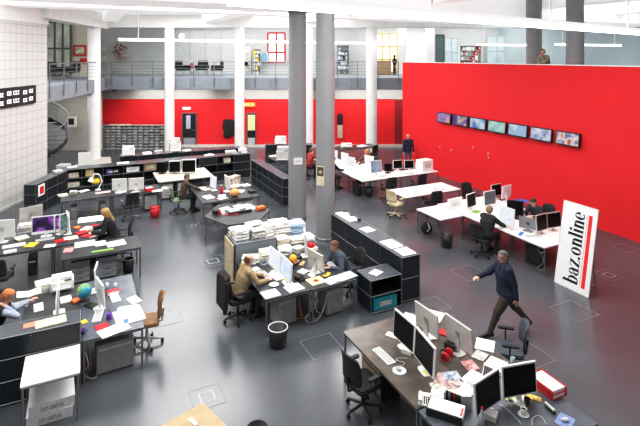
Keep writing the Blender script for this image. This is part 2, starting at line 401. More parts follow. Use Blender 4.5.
def keyboard(x, y, rot, label, m=white_pl, keys=grey_pl, z=.74, w=.44):
    t = thing('keyboard', label, 'keyboard', (x, y, z), rot)
    part('case', G().rbox(-w / 2, w / 2, -.075, .075, 0, .014, .012), m, t)
    g = G()
    for i in range(14):
        for j in range(4): g.box(-w / 2 + .014 + i * (w - .03) / 14, -w / 2 + .014 + i * (w - .03) / 14 + (w - .03) / 14 - .004, -.06 + j * .031, -.034 + j * .031, .014, .019)
    part('keys', g, keys, t); return t
def mouse(x, y, rot, label, m=white_pl, z=.74):
    t = thing('computer_mouse', label, 'mouse', (x, y, z), rot)
    part('shell', G().ball((0, 0, .012), .03, (1, 1.8, .8)).xf(Matrix.Translation((0, 0, .011))), m, t)
    part('scroll_wheel', G().cyl((-.004, .03, .043), (.004, .03, .043), .006), black, t); return t
def sheet(p, w, l, rot, label, m=paper, h=.006, z=.74, name='paper_sheet', cat='paper', pz=None, group=None):
    x, y = at(*p, z if pz is None else pz) if len(p) == 2 and abs(p[0]) + abs(p[1]) > 40 else p
    g = G().box(-w / 2, w / 2, -l / 2, l / 2, 0, h)
    if h > .02:                                           # a block of loose leaves: slightly shifted layers
        g = G(); n = max(3, int(h / .02)); rr = random.Random(int(x * 100) + int(y * 77))
        for i in range(n):
            k = .012 if h < .1 else .035; ox, oy, ra = rr.uniform(-k, k), rr.uniform(-k, k), rr.uniform(-k, k) * 5
            ca, sa = math.cos(ra), math.sin(ra); sw, sl = w / 2 * rr.uniform(.86, 1), l / 2 * rr.uniform(.86, 1)
            g.prism([(ox + ca * a * sw - sa * c * sl, oy + sa * a * sw + ca * c * sl) for a, c in ((-1, -1), (1, -1), (1, 1), (-1, 1))], h * i / n, h * (i + 1) / n)
    else:
        g.v = [(a, b, c + (.004 if (a > 0 and b > 0) else 0)) for a, b, c in g.v]
    return solo(name, g, m, label, cat, (x, y, z), rot, group)
def binder(x, y, rot, w, l, h, m, label, name='binder', cat='binder', z=.74, page=paper):
    t = thing(name, label, cat, (x, y, z), rot)
    part('cover', G().box(-w / 2, w / 2, -l / 2, l / 2, 0, .006).box(-w / 2, w / 2, -l / 2, l / 2, h - .006, h).box(-w / 2, -w / 2 + .006, -l / 2, l / 2, .006, h - .006), m, t)
    part('pages', G().box(-w / 2 + .006, w / 2 - .008, -l / 2 + .006, l / 2 - .006, .006, h - .006), page, t); return t
def mug(x, y, m, label, z=.74, saucer=False, name='mug', cat='cup'):
    t = thing(name, label, cat, (x, y, z)); zz = .012 if saucer else 0
    if saucer: part('saucer', G().lathe([(0, 0), (.04, 0), (.075, .012), (.072, .015), (.03, .006), (0, .006)]), m, t)
    part('bowl', G().lathe([(0, zz), (.03, zz), (.042, zz + .085), (.038, zz + .085), (.028, zz + .01), (0, zz + .01)]), m, t)
    part('handle', G().tube([(.038, 0, zz + .07), (.065, 0, zz + .06), (.065, 0, zz + .035), (.034, 0, zz + .02)], .006), m, t)
    part('coffee', G().lathe([(0, zz + .065), (.036, zz + .065)]), mat('coffee', (.05, .025, .012), .2), t); return t
def phone(x, y, rot, label, m=grey_pl, z=.74):
    t = thing('desk_phone', label, 'telephone', (x, y, z), rot)
    part('base', G().add([(-.09, -.1, 0), (.09, -.1, 0), (.09, .1, 0), (-.09, .1, 0), (-.09, -.1, .025), (.09, -.1, .025), (.09, .1, .07), (-.09, .1, .07)], [(0, 3, 2, 1), (4, 5, 6, 7), (0, 1, 5, 4), (2, 3, 7, 6), (1, 2, 6, 5), (3, 0, 4, 7)]), m, t)
    part('handset', G().rbox(-.088, -.04, -.095, .095, .052, .085, .015), m, t)
    g = G()
    for i in range(3):
        for j in range(4): g.box(-.015 + i * .028, .003 + i * .028, -.075 + j * .03, -.057 + j * .03, .03 + j * .007, .04 + j * .007)
    part('buttons', g, black, t); return t
def bin_(x, y, m, label, r=.15, h=.34, rim=None):
    t = thing('waste_bin', label, 'waste bin', (x, y, 0))
    part('bucket', G().lathe([(0, 0), (r * .82, 0), (r, h), (r - .012, h), (r * .8, .012), (0, .012)], n=24), m, t)
    part('rim', G().lathe([(r + .004, h - .008), (r + .005, h + .004), (r - .014, h + .004), (r - .012, h - .01)], n=24), rim or m, t)
    return t
def tower(x, y, rot, label, m=midgrey, h=.44, w=.2, l=.46):
    t = thing('computer_tower', label, 'computer', (x, y, 0), rot)
    part('case', G().rbox(-w / 2, w / 2, -l / 2, l / 2, .02, h, .015), m, t)
    part('front_panel', G().box(-w / 2 + .012, w / 2 - .012, -l / 2 - .008, -l / 2, .04, h - .02), m, t)
    part('drive_bay', G().box(-w / 2 + .025, w / 2 - .025, -l / 2 - .012, -l / 2 - .008, h - .1, h - .06), grey_pl, t)
    for sx in (-1, 1):
        part('foot', G().box(sx * w * .35 - .015, sx * w * .35 + .015, -l / 2 + .02, l / 2 - .02, 0, .02), rubber, t)
    return t
def sideboard(cx, cy, rot, W, D, Hh, nc, nr, label, open_cells=(), top=usm_top, name='sideboard', panel=usm_dark, cat='sideboard', feet=.03):
    """front faces local -Y"""
    t = thing(name, label, cat, (cx, cy, 0), rot)
    w, d = W / 2, D / 2; cw = W / nc; ch = (Hh - feet) / nr; e = .012
    g = G().box(-w + e, w - e, d - .02, d - .006, feet + e, Hh - e)               # back
    for i in range(nc + 1): q = -w + i * cw; g.box(max(q - .006, -w + .004), min(q + .006, w - .004), -d + .022, d - .02, feet + e, Hh - e)
    for j in range(nr): g.box(-w + e, w - e, -d + .022, d - .02, feet + j * ch + .004, feet + j * ch + .014)
    part('carcass', g, panel, t)
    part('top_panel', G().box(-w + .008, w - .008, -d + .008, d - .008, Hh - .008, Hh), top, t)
    f = G(); r = .009
    for j in range(nr + 1):
        z = min(feet + j * ch, Hh - r)
        for sy in (-1, 1): f.cyl((-w, sy * d, z), (w, sy * d, z), r, n=6)
        for sx in (-1, 1): f.cyl((sx * w, -d, z), (sx * w, d, z), r, n=6)
    for i in range(nc + 1):
        for sy in (-1, 1): f.cyl((-w + i * cw, sy * d, 0), (-w + i * cw, sy * d, Hh), r, n=6)
        if 0 < i < nc: f.cyl((-w + i * cw, -d, Hh - r), (-w + i * cw, d, Hh - r), r * .7, n=6)
    part('tube_frame', f, steel, t)
    for i in range(nc):
        for j in range(nr):
            if (i, j) in open_cells: continue
            x0 = -w + i * cw + .016; z0 = feet + j * ch + .016
            dd = part('door', G().box(x0, x0 + cw - .032, -d + .004, -d + .022, z0, z0 + ch - .032), panel, t)
            part('knob', G().cyl((x0 + cw / 2 - .016, -d - .012, z0 + ch - .07), (x0 + cw / 2 - .016, -d + .004, z0 + ch - .07), .009, n=8), chrome, dd)
    return t
def pedestal(x, y, rot, label, m=midgrey, h=.58, n=4, w=.42, d=.55):
    t = thing('drawer_pedestal', label, 'drawer unit', (x, y, 0), rot)
    part('cabinet', G().box(-w / 2, w / 2, -d / 2 + .02, d / 2, .05, h), m, t)
    for i in range(n):
        z0 = .06 + i * (h - .07) / n; z1 = z0 + (h - .07) / n - .012
        dr = part('drawer', G().box(-w / 2 + .006, w / 2 - .006, -d / 2, -d / 2 + .02, z0, z1), grey_pl if m is not black else midgrey, t)
        part('handle', G().box(-.07, .07, -d / 2 - .018, -d / 2, z1 - .03, z1 - .02), chrome, dr)
    for sx in (-1, 1):
        for sy in (-1, 1): part('caster', G().cyl((sx * (w / 2 - .05) - .012, sy * (d / 2 - .06), .025), (sx * (w / 2 - .05) + .012, sy * (d / 2 - .06), .025), .025).cyl((sx * (w / 2 - .05), sy * (d / 2 - .06), .025), (sx * (w / 2 - .05), sy * (d / 2 - .06), .05), .01), rubber, t)
    return t
def carton(x, y, rot, w, l, h, label, m=cardboard, z=.74, name='cardboard_box', cat='box', lid=None):
    t = thing(name, label, cat, (x, y, z), rot)
    part('body', G().box(-w / 2, w / 2, -l / 2, l / 2, 0, h), m, t)
    part('lid', G().box(-w / 2 - .006, w / 2 + .006, -l / 2 - .006, l / 2 + .006, h, h + .008), lid or m, t)
    part('paper_label', G().box(-w * .25, w * .25, -l / 2 - .009, -l / 2 - .001, h * .3, h * .7), news, t); return t
def printer(x, y, rot, label, w=.5, l=.45, h=.4, m=white_pl, z=.74):
    t = thing('printer', label, 'printer', (x, y, z), rot)
    part('casing', G().rbox(-w / 2, w / 2, -l / 2, l / 2, 0, h * .72, .03).rbox(-w / 2 + .03, w / 2 - .03, -l / 2 + .08, l / 2 - .02, h * .72, h, .03), m, t)
    part('paper_tray', G().box(-w / 2 + .05, w / 2 - .05, -l / 2 - .12, -l / 2, .06, .085), grey_pl, t)
    part('control_panel', G().box(w * .1, w * .4, -l / 2 + .01, -l / 2 + .075, h * .72, h * .75), black, t)
    return t
def cable(pts, label, m=white_pl, r=.006, name='cable'):
    c = bpy.data.curves.new(name, 'CURVE'); c.dimensions = '3D'; c.bevel_depth = r; c.bevel_resolution = 2
    s = c.splines.new('BEZIER'); s.bezier_points.add(len(pts) - 1)
    for bp, p in zip(s.bezier_points, pts): bp.co = p; bp.handle_left_type = bp.handle_right_type = 'AUTO'
    tmp = bpy.data.objects.new(name, c); me = bpy.data.meshes.new_from_object(tmp); bpy.data.objects.remove(tmp)
    me.materials.clear(); me.materials.append(m)
    o = bpy.data.objects.new(name, me); C.objects.link(o); return tag(o, label, 'cable')
# ================================================================== PEOPLE
skin = mat('skin', (.62, .36, .26), .5, noise=.05, scale=20)
def hull(g, a, b, ra, rb, n=10):
    """tapered capsule between two points"""
    a, b = Vector(a), Vector(b)
    if (b - a).length < 1e-5: b = a + Vector((0, 0, 1e-4))
    z = (b - a).normalized(); x = z.orthogonal().normalized(); y = z.cross(x); k = n // 2; vs = []; fs = []
    rings = [(a, ra, math.pi - math.pi / 2 * i / k) for i in range(0, k + 1)] + [(b, rb, math.pi / 2 - math.pi / 2 * i / k) for i in range(0, k + 1)]
    for c, r, t in rings:
        for j in range(n):
            p = 2 * math.pi * j / n; vs.append(c + z * (r * math.cos(t)) + (x * math.cos(p) + y * math.sin(p)) * (r * max(math.sin(t), .004)))
    for i in range(len(rings) - 1):
        for j in range(n): fs.append((i * n + j, i * n + (j + 1) % n, (i + 1) * n + (j + 1) % n, (i + 1) * n + j))
    fs += [tuple(range(n - 1, -1, -1)), tuple(range((len(rings) - 1) * n, len(rings) * n))]
    g.add(vs, fs)
def ik(a, t, l1, l2, pole):
    a, t = Vector(a), Vector(t); d = t - a; L = min(d.length, (l1 + l2) * .995); u = d.normalized()
    q = (l1 * l1 - l2 * l2 + L * L) / (2 * L); hgt = math.sqrt(max(l1 * l1 - q * q, 0))
    p = Vector(pole); p = (p - u * p.dot(u)).normalized()
    return a + u * q + p * hgt, a + u * L
def person(label, loc, rot, outfit, hairm, hair='short', seated=True, lean=12., hands=None, feet=None, look=(1, 0, -.35), vox=.011,
           pelvis=None, twist=0., sk=skin, scale=1., curl=35., group=None, glasses=False, poles=None, girth=1.):
    """local frame: facing +X, left = +Y, z up"""
    t = thing('person', label, 'person', loc, rot, group); t.scale = (scale,) * 3
    pv = Vector(pelvis or ((0, 0, .56) if seated else (0, 0, .93)))
    ln = R(lean); up = Vector((math.sin(ln), 0, math.cos(ln))); fw = Vector((math.cos(ln), 0, -math.sin(ln)))
    tw = R(twist); lat = Vector((-math.sin(tw), math.cos(tw), 0))
    waist = pv + up * .17; chest = pv + up * .36; sh = pv + up * .50; nb = sh + up * .045 - fw * .01
    lk = Vector(look).normalized(); hu = (up * .6 + Vector((0, 0, .4))); hu = (hu - lk * hu.dot(lk)).normalized(); hl = hu.cross(lk)
    hc = nb + up * .085 + Vector((0, 0, .07)) + lk * .025
    segs = []                                            # (a, b, ra, rb, region)
    def sg(a, b, ra, rb, reg):
        k = girth if reg in ('torso', 'pelvis', 'thigh', 'uarm') else (1 + girth) / 2 if reg in ('shin', 'farm') else 1
        segs.append((Vector(a), Vector(b), ra * k, rb * k, reg))
    Y = Vector((0, 1, 0))
    sg(pv - Y * .075, pv + Y * .075, .115, .115, 'pelvis')
    for s in (-1, 1):
        sg(pv + Y * .07 * s, waist + lat * .06 * s, .112, .098, 'torso'); sg(waist + lat * .06 * s, chest + lat * .085 * s, .1, .108, 'torso')
        sg(chest + lat * .085 * s, sh + lat * .12 * s, .105, .072, 'torso'); sg(sh + lat * .02 * s, sh + lat * .16 * s, .075, .062, 'torso')
    sg(waist, chest, .105, .115, 'torso'); sg(chest, sh, .115, .085, 'torso'); sg(pv, waist, .12, .108, 'torso')
    sg(sh + up * .01, nb + up * .09, .062, .054, 'neck')
    # head
    sg(hc + hu * .03 - lk * .02, hc + hu * .04 + lk * .012, .085, .08, 'head'); sg(hc + lk * .02 + hu * .01, hc + lk * .035 - hu * .065, .068, .046, 'head')
    sg(hc - lk * .03 - hu * .01, hc - lk * .02 + hu * .03, .076, .084, 'head')
    sg(hc + lk * .088 + hu * .015, hc + lk * .108 - hu * .022, .009, .014, 'head')        # nose
    sg(hc + lk * .078 - hu * .062, hc + lk * .08 - hu * .064, .018, .018, 'head')         # chin and lips
    for s in (-1, 1): sg(hc + hl * .082 * s - lk * .012 + hu * .018, hc + hl * .084 * s - lk * .006 - hu * .022, .017, .012, 'head')   # ears
    # arms
    hands = hands or [(.42, -.16, .77), (.42, .16, .77)]
    for s, tg, nm in ((-1, hands[0], 'R'), (1, hands[1], 'L')):
        a = sh + lat * .185 * s - up * .005; pole = (poles or {}).get(nm, (-.5, s * .6, -.7))
        e, w = ik(a, tg, .29, .255, pole)
        sg(sh + lat * .15 * s, a, .06, .056, 'torso'); sg(a, e, .054, .043, 'uarm'); sg(e, w, .042, .03, 'farm')
        f = (w - e).normalized(); n = Vector((0, 0, -1)); n = (n - f * n.dot(f))
        n = n.normalized() if n.length > .3 else Vector((0, -s, 0)); sd = f.cross(n) * s; sd = sd.normalized()
        if abs(f.z) > .8: n = Vector((0, -s, 0)); n = (n - f * n.dot(f)).normalized(); sd = Vector((1, 0, 0)); sd = (sd - f * sd.dot(f)).normalized()
        inn = sd                                         # towards the thumb side
        if abs(f.z) <= .8 and inn.dot(Vector((0, -s, 0))) < 0: inn = -inn
        for k in range(4):
            off = inn * (.031 - .0207 * k)
            sg(w, w + f * .085 + off, .02, .0125, 'hand')
            p = w + f * .088 + off; L = (.068, .076, .07, .054)[k]; ang = R(curl * .35); d = f
            for jn, (fr, rr) in enumerate(((.45, .0092), (.32, .0086), (.23, .0078))):
                d = (f * math.cos(ang) + n * math.sin(ang)); q = p + d * L * fr; sg(p, q, rr + .0005, rr, 'hand'); p = q; ang += R(curl * .6)
        p = w + f * .03 + inn * .028; d = (f * .6 + inn * .75 + n * .25).normalized(); q = p + d * .045; sg(w + f * .02, p, .018, .015, 'hand'); sg(p, q, .0125, .0105, 'hand')
        d = (f * .9 + inn * .3 + n * .35).normalized(); sg(q, q + d * .038, .0105, .0088, 'hand')
    # legs
    feet = feet or [(.42, -.12, 0, 0, 0), (.42, .12, 0, 0, 0)]   # x, y, ground height, toe yaw, heel lift
    for s, ft, nm in ((-1, feet[0], 'R'), (1, feet[1], 'L')):
        hp = pv + Y * .09 * s; yaw = R(ft[3]); lift = R(ft[4]); td = Vector((math.cos(yaw), math.sin(yaw), 0))
        toe = Vector((ft[0], ft[1], ft[2] + .035)) + td * .10
        ank = toe - td * (.16 * math.cos(lift)) + Vector((0, 0, .16 * math.sin(lift))) + Vector((0, 0, .055))
        kn, an = ik(hp, ank, .43, .42, (1, s * .12, .25))
        sg(hp, kn, .085, .057, 'thigh'); sg(kn, an, .056, .037, 'shin'); cf = kn.lerp(an, .3) - (kn - an).cross(Vector((0, 1, 0))).normalized() * -.012; sg(kn, cf, .05, .053, 'shin')
        hd = (toe - an); hd.z = 0; hd = hd.normalized() if hd.length > .01 else td
        heel = an - td * .045 * math.cos(lift) - Vector((0, 0, .04)) + Vector((0, 0, .03 * math.sin(lift)))
        sg(an, heel, .04, .036, 'foot' + nm); sg(heel, toe, .036, .036, 'foot' + nm); sg(an, toe, .036, .033, 'foot' + nm); sg(toe, toe + td * .055, .037, .028, 'foot' + nm)
    g = G()
    for a, b, ra, rb, reg in segs: hull(g, a, b, ra, rb)
    tmp = bpy.data.objects.new('tmp', g.mesh('tmp', sk)); C.objects.link(tmp)
    rm = tmp.modifiers.new('r', 'REMESH'); rm.mode = 'VOXEL'; rm.voxel_size = vox; rm.use_smooth_shade = True
    sm = tmp.modifiers.new('s', 'SMOOTH'); sm.factor = .5; sm.iterations = 3 if vox > .008 else 4
    dg = bpy.context.evaluated_depsgraph_get(); dg.update()
    me = bpy.data.meshes.new_from_object(tmp.evaluated_get(dg)); bpy.data.objects.remove(tmp)
    me.name = 'body'; me.materials.clear(); me.materials.append(sk)
    for p in me.polygons: p.use_smooth = True
    part('body', me, None, t)
    vs = [v.co.copy() for v in me.vertices]; ns = [v.normal.copy() for v in me.vertices]
    # nearest bone of every vertex
    A = [(a, (b - a), max((b - a).length_squared, 1e-9), ra, rb, reg) for a, b, ra, rb, reg in segs]
    reg = []
    for v in vs:
        best = None; bd = 9
        for a, ab, l2, ra, rb, rg in A:
            u = (v - a).dot(ab) / l2; u = 0 if u < 0 else 1 if u > 1 else u
            dd = (v - a - ab * u).length - (ra + (rb - ra) * u)
            if dd < bd: bd = dd; best = rg
        reg.append(best)
    def garment(name, keep, m, off):
        sel = [p for p in me.polygons if sum(keep(i) for i in p.vertices) >= 3]
        ids = sorted({i for p in sel for i in p.vertices}); mp = {i: k for k, i in enumerate(ids)}
        if not ids: return None
        gg = G(); gg.add([vs[i] + ns[i] * off for i in ids], [[mp[i] for i in p.vertices] for p in sel], 0, True)
        return part(name, gg, m, t)
    for name, regs, m, off in outfit:
        if name == 'shoes':
            for nm in 'RL': garment('shoe', lambda i: reg[i] == 'foot' + nm, m, .007)
        elif 'torso' in regs: garment(name, lambda i: reg[i] in regs or (reg[i] in (('pelvis',) if seated else ('pelvis', 'thigh')) and (vs[i] - pv).dot(up) > -.03), m, off)
        else: garment(name, lambda i: reg[i] in regs, m, off)
    # hair
    def hk(i):
        if reg[i] != 'head': return False
        q = vs[i] - hc; x, y, z = q.dot(lk), q.dot(hl), q.dot(hu)
        if hair == 'bald': return z < .055 and z > -.055 and x < -.015
        return z > .062 + .2 * max(0, x - .045) * 0 + (.012 if x > .05 else 0) or (x < .0 and z > -.06 - .1 * x and not (abs(y) > .088)) or (x < .03 and z > .03)
    if hairm:
        garment('hair', hk, hairm, .010 if hair == 'bald' else .014)
        if hair == 'long':
            hg = G()
            for s in (-1, 0, 1): hull(hg, hc - lk * .06 + hl * .05 * s + hu * .02, nb - fw * .1 + lat * .05 * s - up * .12, .055, .035)
            for s in (-1, 1): hull(hg, hc - lk * .01 + hl * .082 * s + hu * .03, nb + lat * .085 * s - fw * .02 - up * .06, .03, .026)
            part('long_hair', hg, hairm, t)
    eye_m = mat('eye_dark', (.03, .025, .02), .2); lip = mat('lips', (.42, .16, .13), .5)
    for s in (-1, 1):
        c = hc + lk * .081 + hl * .031 * s + hu * .018; eg = G(); eg.ball(c, .0105, n=10); e = part('eye', eg, mat('eye_white', (.75, .73, .7), .25), t)
        part('iris', G().ball(c + lk * .0065, .006, n=8), eye_m, e)
        part('eyebrow', G().cyl(c + lk * .006 + hu * .02 - hl * .016, c + lk * .006 + hu * .02 + hl * .016, .004, n=6), hairm or eye_m, t)
    part('mouth', G().cyl(hc + lk * .098 - hu * .052 - hl * .02, hc + lk * .098 - hu * .052 + hl * .02, .0055, n=6), lip, t)
    if glasses:
        gl = G()
        for s in (-1, 1):
            c = hc + lk * .105 + hl * .031 * s + hu * .018; p = [c + hl * .024 * math.cos(k * .785) + hu * .017 * math.sin(k * .785) for k in range(9)]; gl.tube(p, .0025, 5)
            gl.cyl(c + hl * .024 * s, hc + hl * .092 * s + hu * .022, .0025, n=5)
        gl.cyl(hc + lk * .107 - hl * .008 + hu * .02, hc + lk * .107 + hl * .008 + hu * .02, .0025, n=5); part('glasses', gl, black, t)
    return t
def fab(n, c): return mat(n, c, .85, noise=.1, scale=25)
TOP = ('torso', 'uarm', 'farm'); TR = ('pelvis', 'thigh', 'shin')
def dress(top, trou, shoe=None, topname='sweater'):
    return [('trousers', TR, trou, .008), (topname, TOP, top, .013), ('shoes', (), shoe or black, 0)]
hair_grey = mat('grey_hair', (.13, .125, .12), .7, noise=.2, scale=60); hair_dark = mat('dark_hair', (.03, .022, .018), .6, noise=.2, scale=60)
hair_brown = mat('brown_hair', (.14, .07, .035), .6, noise=.2, scale=60); hair_blond = mat('blonde_hair', (.42, .28, .12), .6, noise=.2, scale=60)
hair_ginger = mat('ginger_hair', (.50, .20, .08), .6, noise=.2, scale=60)
jeans = fab('blue_jeans', (.07, .11, .20)); navy = fab('navy_wool', (.018, .022, .055)); dkt = fab('dark_trousers', (.025, .025, .028)); olive = fab('olive_brown_trousers', (.06, .048, .034))

# the man walking past the front desks
dx, dy = 7.15 - 7.98, 7.30 - 7.01; hd = math.atan2(dy, dx)
person('person in navy sweater and brown trousers striding across the open floor', (7.68, 7.13, 0), hd, dress(navy, olive), hair_grey, 'short', seated=False,
       lean=5, pelvis=(0, 0, .87), hands=[(.50, -.17, 1.12), (-.08, .27, .80)], feet=[(-.50, -.07, 0, 0, 32), (.46, .08, 0, 0, 0)], look=(1, .15, -.05), vox=.0065, curl=45, glasses=True, girth=1.34,
       poles={'R': (-.2, -.6, -.8), 'L': (-.9, .3, -.1)})
# the standing man by the red corner
x, y = V((408 - 320) / F * 24, 24.0)
person('person in dark pullover and blue jeans standing by the red wall corner', (x, y, 0), R(-112), dress(navy, jeans), hair_ginger, 'bald', seated=False,
       lean=1, hands=[(.14, -.27, .80), (.14, .27, .80)], feet=[(0, -.11, 0, -8, 0), (.02, .11, 0, 8, 0)], look=(1, .1, -.05), vox=.010)
# leaning on the parapet of the gallery
person('person in grey-green top leaning on the red wall parapet with chin on hand', (15.80, 12.72, 4.3), R(188), dress(fab('grey_green_top', (.28, .27, .20)), dkt), hair_brown, 'short', seated=False,
       lean=28, pelvis=(-.02, 0, .82), hands=[(.40, .10, 1.10), (.36, .02, 1.26)], feet=[(-.12, -.12, 0, 0, 0), (-.12, .12, 0, 0, 0)], look=(1, .55, -.1), vox=.010,
       poles={'R': (0, -.6, -.9), 'L': (0, .6, -.9)})
# centre island
person('person in tan sweater with bald crown typing at the left of the centre desks', (3.02, 10.05, 0), R(4), dress(fab('tan_sweater', (.36, .27, .16)), dkt), hair_brown, 'bald',
       lean=20, girth=1.15, hands=[(.58, -.20, .775), (.58, .08, .775)], look=(1, 0, -.45), vox=.0075)
person('person in slate blue shirt with ginger hair at the right of the centre desks', (5.64, 10.05, 0), R(182), dress(fab('slate_shirt', (.09, .11, .15)), dkt, topname='shirt'), hair_brown, 'short',
       lean=30, girth=1.15, hands=[(.56, -.12, .775), (.54, .20, .775)], look=(1, -.05, -.35), vox=.0075)
# left front
person('person with ginger hair and striped pale shirt reading at the left edge', (-1.46, 10.58, 0), R(-8), dress(fab('pale_blue_shirt', (.42, .47, .58)), dkt, topname='shirt') + [('waistcoat', ('torso',), fab('black_waistcoat', (.02, .02, .024)), .02)], hair_ginger, 'short',
       lean=24, hands=[(.27, -.12, 1.05), (.52, .40, .87)], look=(1, -.1, -.5), vox=.0075, poles={'R': (.5, -.3, -.9), 'L': (-.2, .3, -.9)})
# woman at the middle left desks
person('person with long blonde hair in black jacket at the middle left desks', (.86, 14.62, 0), R(176), dress(black_cloth, dkt, topname='jacket'), hair_blond, 'long', scale=1.06, girth=1.15,
       lean=20, hands=[(.52, -.2, .775), (.52, .12, .775)], look=(1, .2, -.55), vox=.009)
# back left
person('person in brown cardigan with grey hair at the back left desk by the console', (3.28, 17.85, 0), R(2), dress(fab('brown_cardigan', (.10, .065, .05)), dkt), hair_grey, 'short',
       lean=14, hands=[(.6, -.15, .775), (.58, .12, .775)], look=(1, -.2, -.4), vox=.010)
# right bench
person('person in black top seen from behind on the left side of the right bench', (10.22, 10.25, 0), R(12), dress(black_cloth, dkt, topname='jacket'), mat('ash_hair', (.26, .19, .11), .7, noise=.2, scale=60), 'short', girth=1.15,
       lean=20, hands=[(.62, -.3, .775), (.60, .1, .775)], look=(1, .3, -.4), vox=.009)
person('person in dark shirt bent over the wall side of the right bench', (12.72, 10.45, 0), R(184), dress(fab('charcoal_shirt', (.03, .035, .045)), dkt, topname='shirt'), hair_dark, 'short',
       lean=34, girth=1.1, hands=[(.60, -.15, .775), (.58, .16, .775)], look=(1, .1, -.6), vox=.010)
# back bench
person('person in black jacket at the outer side of the far white bench', (9.36, 18.15, 0), R(6), dress(black_cloth, dkt, topname='jacket'), hair_dark, 'short',
       lean=18, hands=[(.6, -.15, .775), (.58, .14, .775)], look=(1, .2, -.4), vox=.011)
person('person in red top sitting furthest back at the far white bench', (9.42, 20.3, 0), R(4), dress(fab('red_top', (.42, .05, .05)), dkt), hair_brown, 'short',
       lean=12, hands=[(.6, -.15, .775), (.58, .14, .775)], look=(1, 0, -.4), vox=.011)
person('person with reddish brown hair at the inner side of the far white bench', (11.75, 18.85, 0), R(176), dress(fab('brown_top', (.16, .09, .07)), dkt), hair_ginger, 'long',
       lean=10, hands=[(.6, -.15, .775), (.58, .14, .775)], look=(1, 0, -.3), vox=.011)
#@@SECTION3
# ================================================================== SETTING THINGS
def railing(pts, label, zb=4.31, h=.95, n=9):
    (x0, y0), (x1, y1) = pts; L = math.hypot(x1 - x0, y1 - y0); rot = math.atan2(y1 - y0, x1 - x0)
    t = thing('balcony_railing', label, 'railing', (x0, y0, zb), rot)
    for i in range(n + 1): part('post', G().box(L * i / n - .022, L * i / n + .022, -.02, .02, -.5, h), steel, t)
    for z in (.2, .38, .56, .74): part('rail', G().cyl((0, 0, z), (L, 0, z), .012, n=6), steel, t)
    part('handrail', G().cyl((0, 0, h), (L, 0, h), .026, n=8), steel, t)
railing((V(-12.2, 28.53), V(4.6, 28.53)), 'long steel railing along the front of the back balcony', n=14)
railing((V(-11.44, 20.6), V(-12.42, 28.3)), 'short steel railing on the left balcony above the spiral stair', n=5)
# spiral stair
sx, sy = V(-14.25, 24.6); t = thing('spiral_stair', 'grey steel spiral staircase beside the white gridded wall', 'staircase', (sx, sy, 0), VR)
part('newel_post', G().cyl((0, 0, 0), (0, 0, 3.6), .09, n=16), steel, t)
N = 17; ra = 1.35; stp = R(18); a0 = R(-100)
for i in range(N):
    a, b = a0 + i * stp, a0 + (i + 1.15) * stp; z = .19 * (i + 1)
    part('tread', G().prism([(.08 * math.cos(a), .08 * math.sin(a)), (ra * math.cos(a), ra * math.sin(a)), (ra * math.cos((a + b) / 2), ra * math.sin((a + b) / 2)), (ra * math.cos(b), ra * math.sin(b)), (.08 * math.cos(b), .08 * math.sin(b))], z - .04, z), grey_paint, t)
ST = [(a0 + i * stp * .5, .19 * (i * .5 + 1)) for i in range(2 * N + 1)]
g = G()
for (a, z), (b, w) in zip(ST[:-1], ST[1:]):
    p, q = (ra * math.cos(a), ra * math.sin(a)), (ra * math.cos(b), ra * math.sin(b))
    g.add([(*p, z - .2), (*q, w - .2), (*q, w + .06), (*p, z + .06)], [(0, 1, 2, 3), (3, 2, 1, 0)], 0, True)
part('stringer', g, steel, t)
for dz in (.3, .5, .7, .95): part('handrail' if dz > .9 else 'rail', G().tube([(ra * math.cos(a), ra * math.sin(a), z + dz) for a, z in ST], .026 if dz > .9 else .014, 6), steel, t)
for i in range(0, 2 * N + 1, 4): a, z = ST[i]; part('baluster', G().cyl((ra * math.cos(a), ra * math.sin(a), z), (ra * math.cos(a), ra * math.sin(a), z + .95), .014, n=6), steel, t)

# display board on the gridded wall
x, y = V(LW, 17.6); t = thing('display_board', 'black electronic board with two rows of white figures on the gridded wall', 'display board', (x, y, 4.08), VR)
part('casing', G().box(0, .08, -1.9, 1.9, -.36, .36), black, t)
for r_ in (0, 1):
    for k, yy in enumerate((-1.5, -1.08, -.66, -.24, .22, .64, 1.18, 1.56)):
        q = G(); z = .15 - .3 * r_ - (.03 if k % 3 == 0 else 0); wd = .13 if k != 5 else .18
        q.box(.08, .088, yy - wd, yy + wd, z - .075, z - .05).box(.08, .088, yy - wd, yy + wd, z + .05, z + .075)
        for u in (-1, -.25, .5): q.box(.08, .088, yy + u * wd, yy + u * wd + .04, z - .05, z + .05)
        part('figure', q, mat('lit_figures', (.8, .82, .82), .4, emit=.6), t)
# ceiling lamps on rods
def line_lamp(x0, y0, x1, y1, z, label, rods, w=.07, h=.08, ztop=8.0):
    L = math.hypot(x1 - x0, y1 - y0); t = thing('pendant_strip_light', label, 'lamp', (x0, y0, z), math.atan2(y1 - y0, x1 - x0))
    part('housing', G().box(0, L, -w, w, h * .35, h), mat('glowing_white_housing', (.9, .9, .9), .4, emit=.55, ecol=(1, 1, 1)), t); part('diffuser', G().box(.02, L - .02, -w * .9, w * .9, -h * .5, h * .35), lamp_em, t)
    for q in rods: part('rod', G().cyl((q * L, 0, h), (q * L, 0, ztop - z), .022, n=8), white_pl, t)
    return t
line_lamp(1.5, 23.35, 16.9, 23.35, 6.32, 'long white strip light hanging before the back balcony', (.055, .36, .93))
line_lamp(1.5, 5.39, 15.5, 8.45, 6.23, 'bright strip light hanging nearest, running out at the upper right', (.25, .52, .81), .08, .11)
line_lamp(20.5, 16.0, 25.5, 16.0, 6.15, 'short strip light hanging over the gallery beyond the leaning person', (.1, .9), .06, .07)
line_lamp(19.0, 19.6, 23.6, 19.6, 6.2, 'strip light hanging further back over the gallery', (.1, .9), .06, .07)
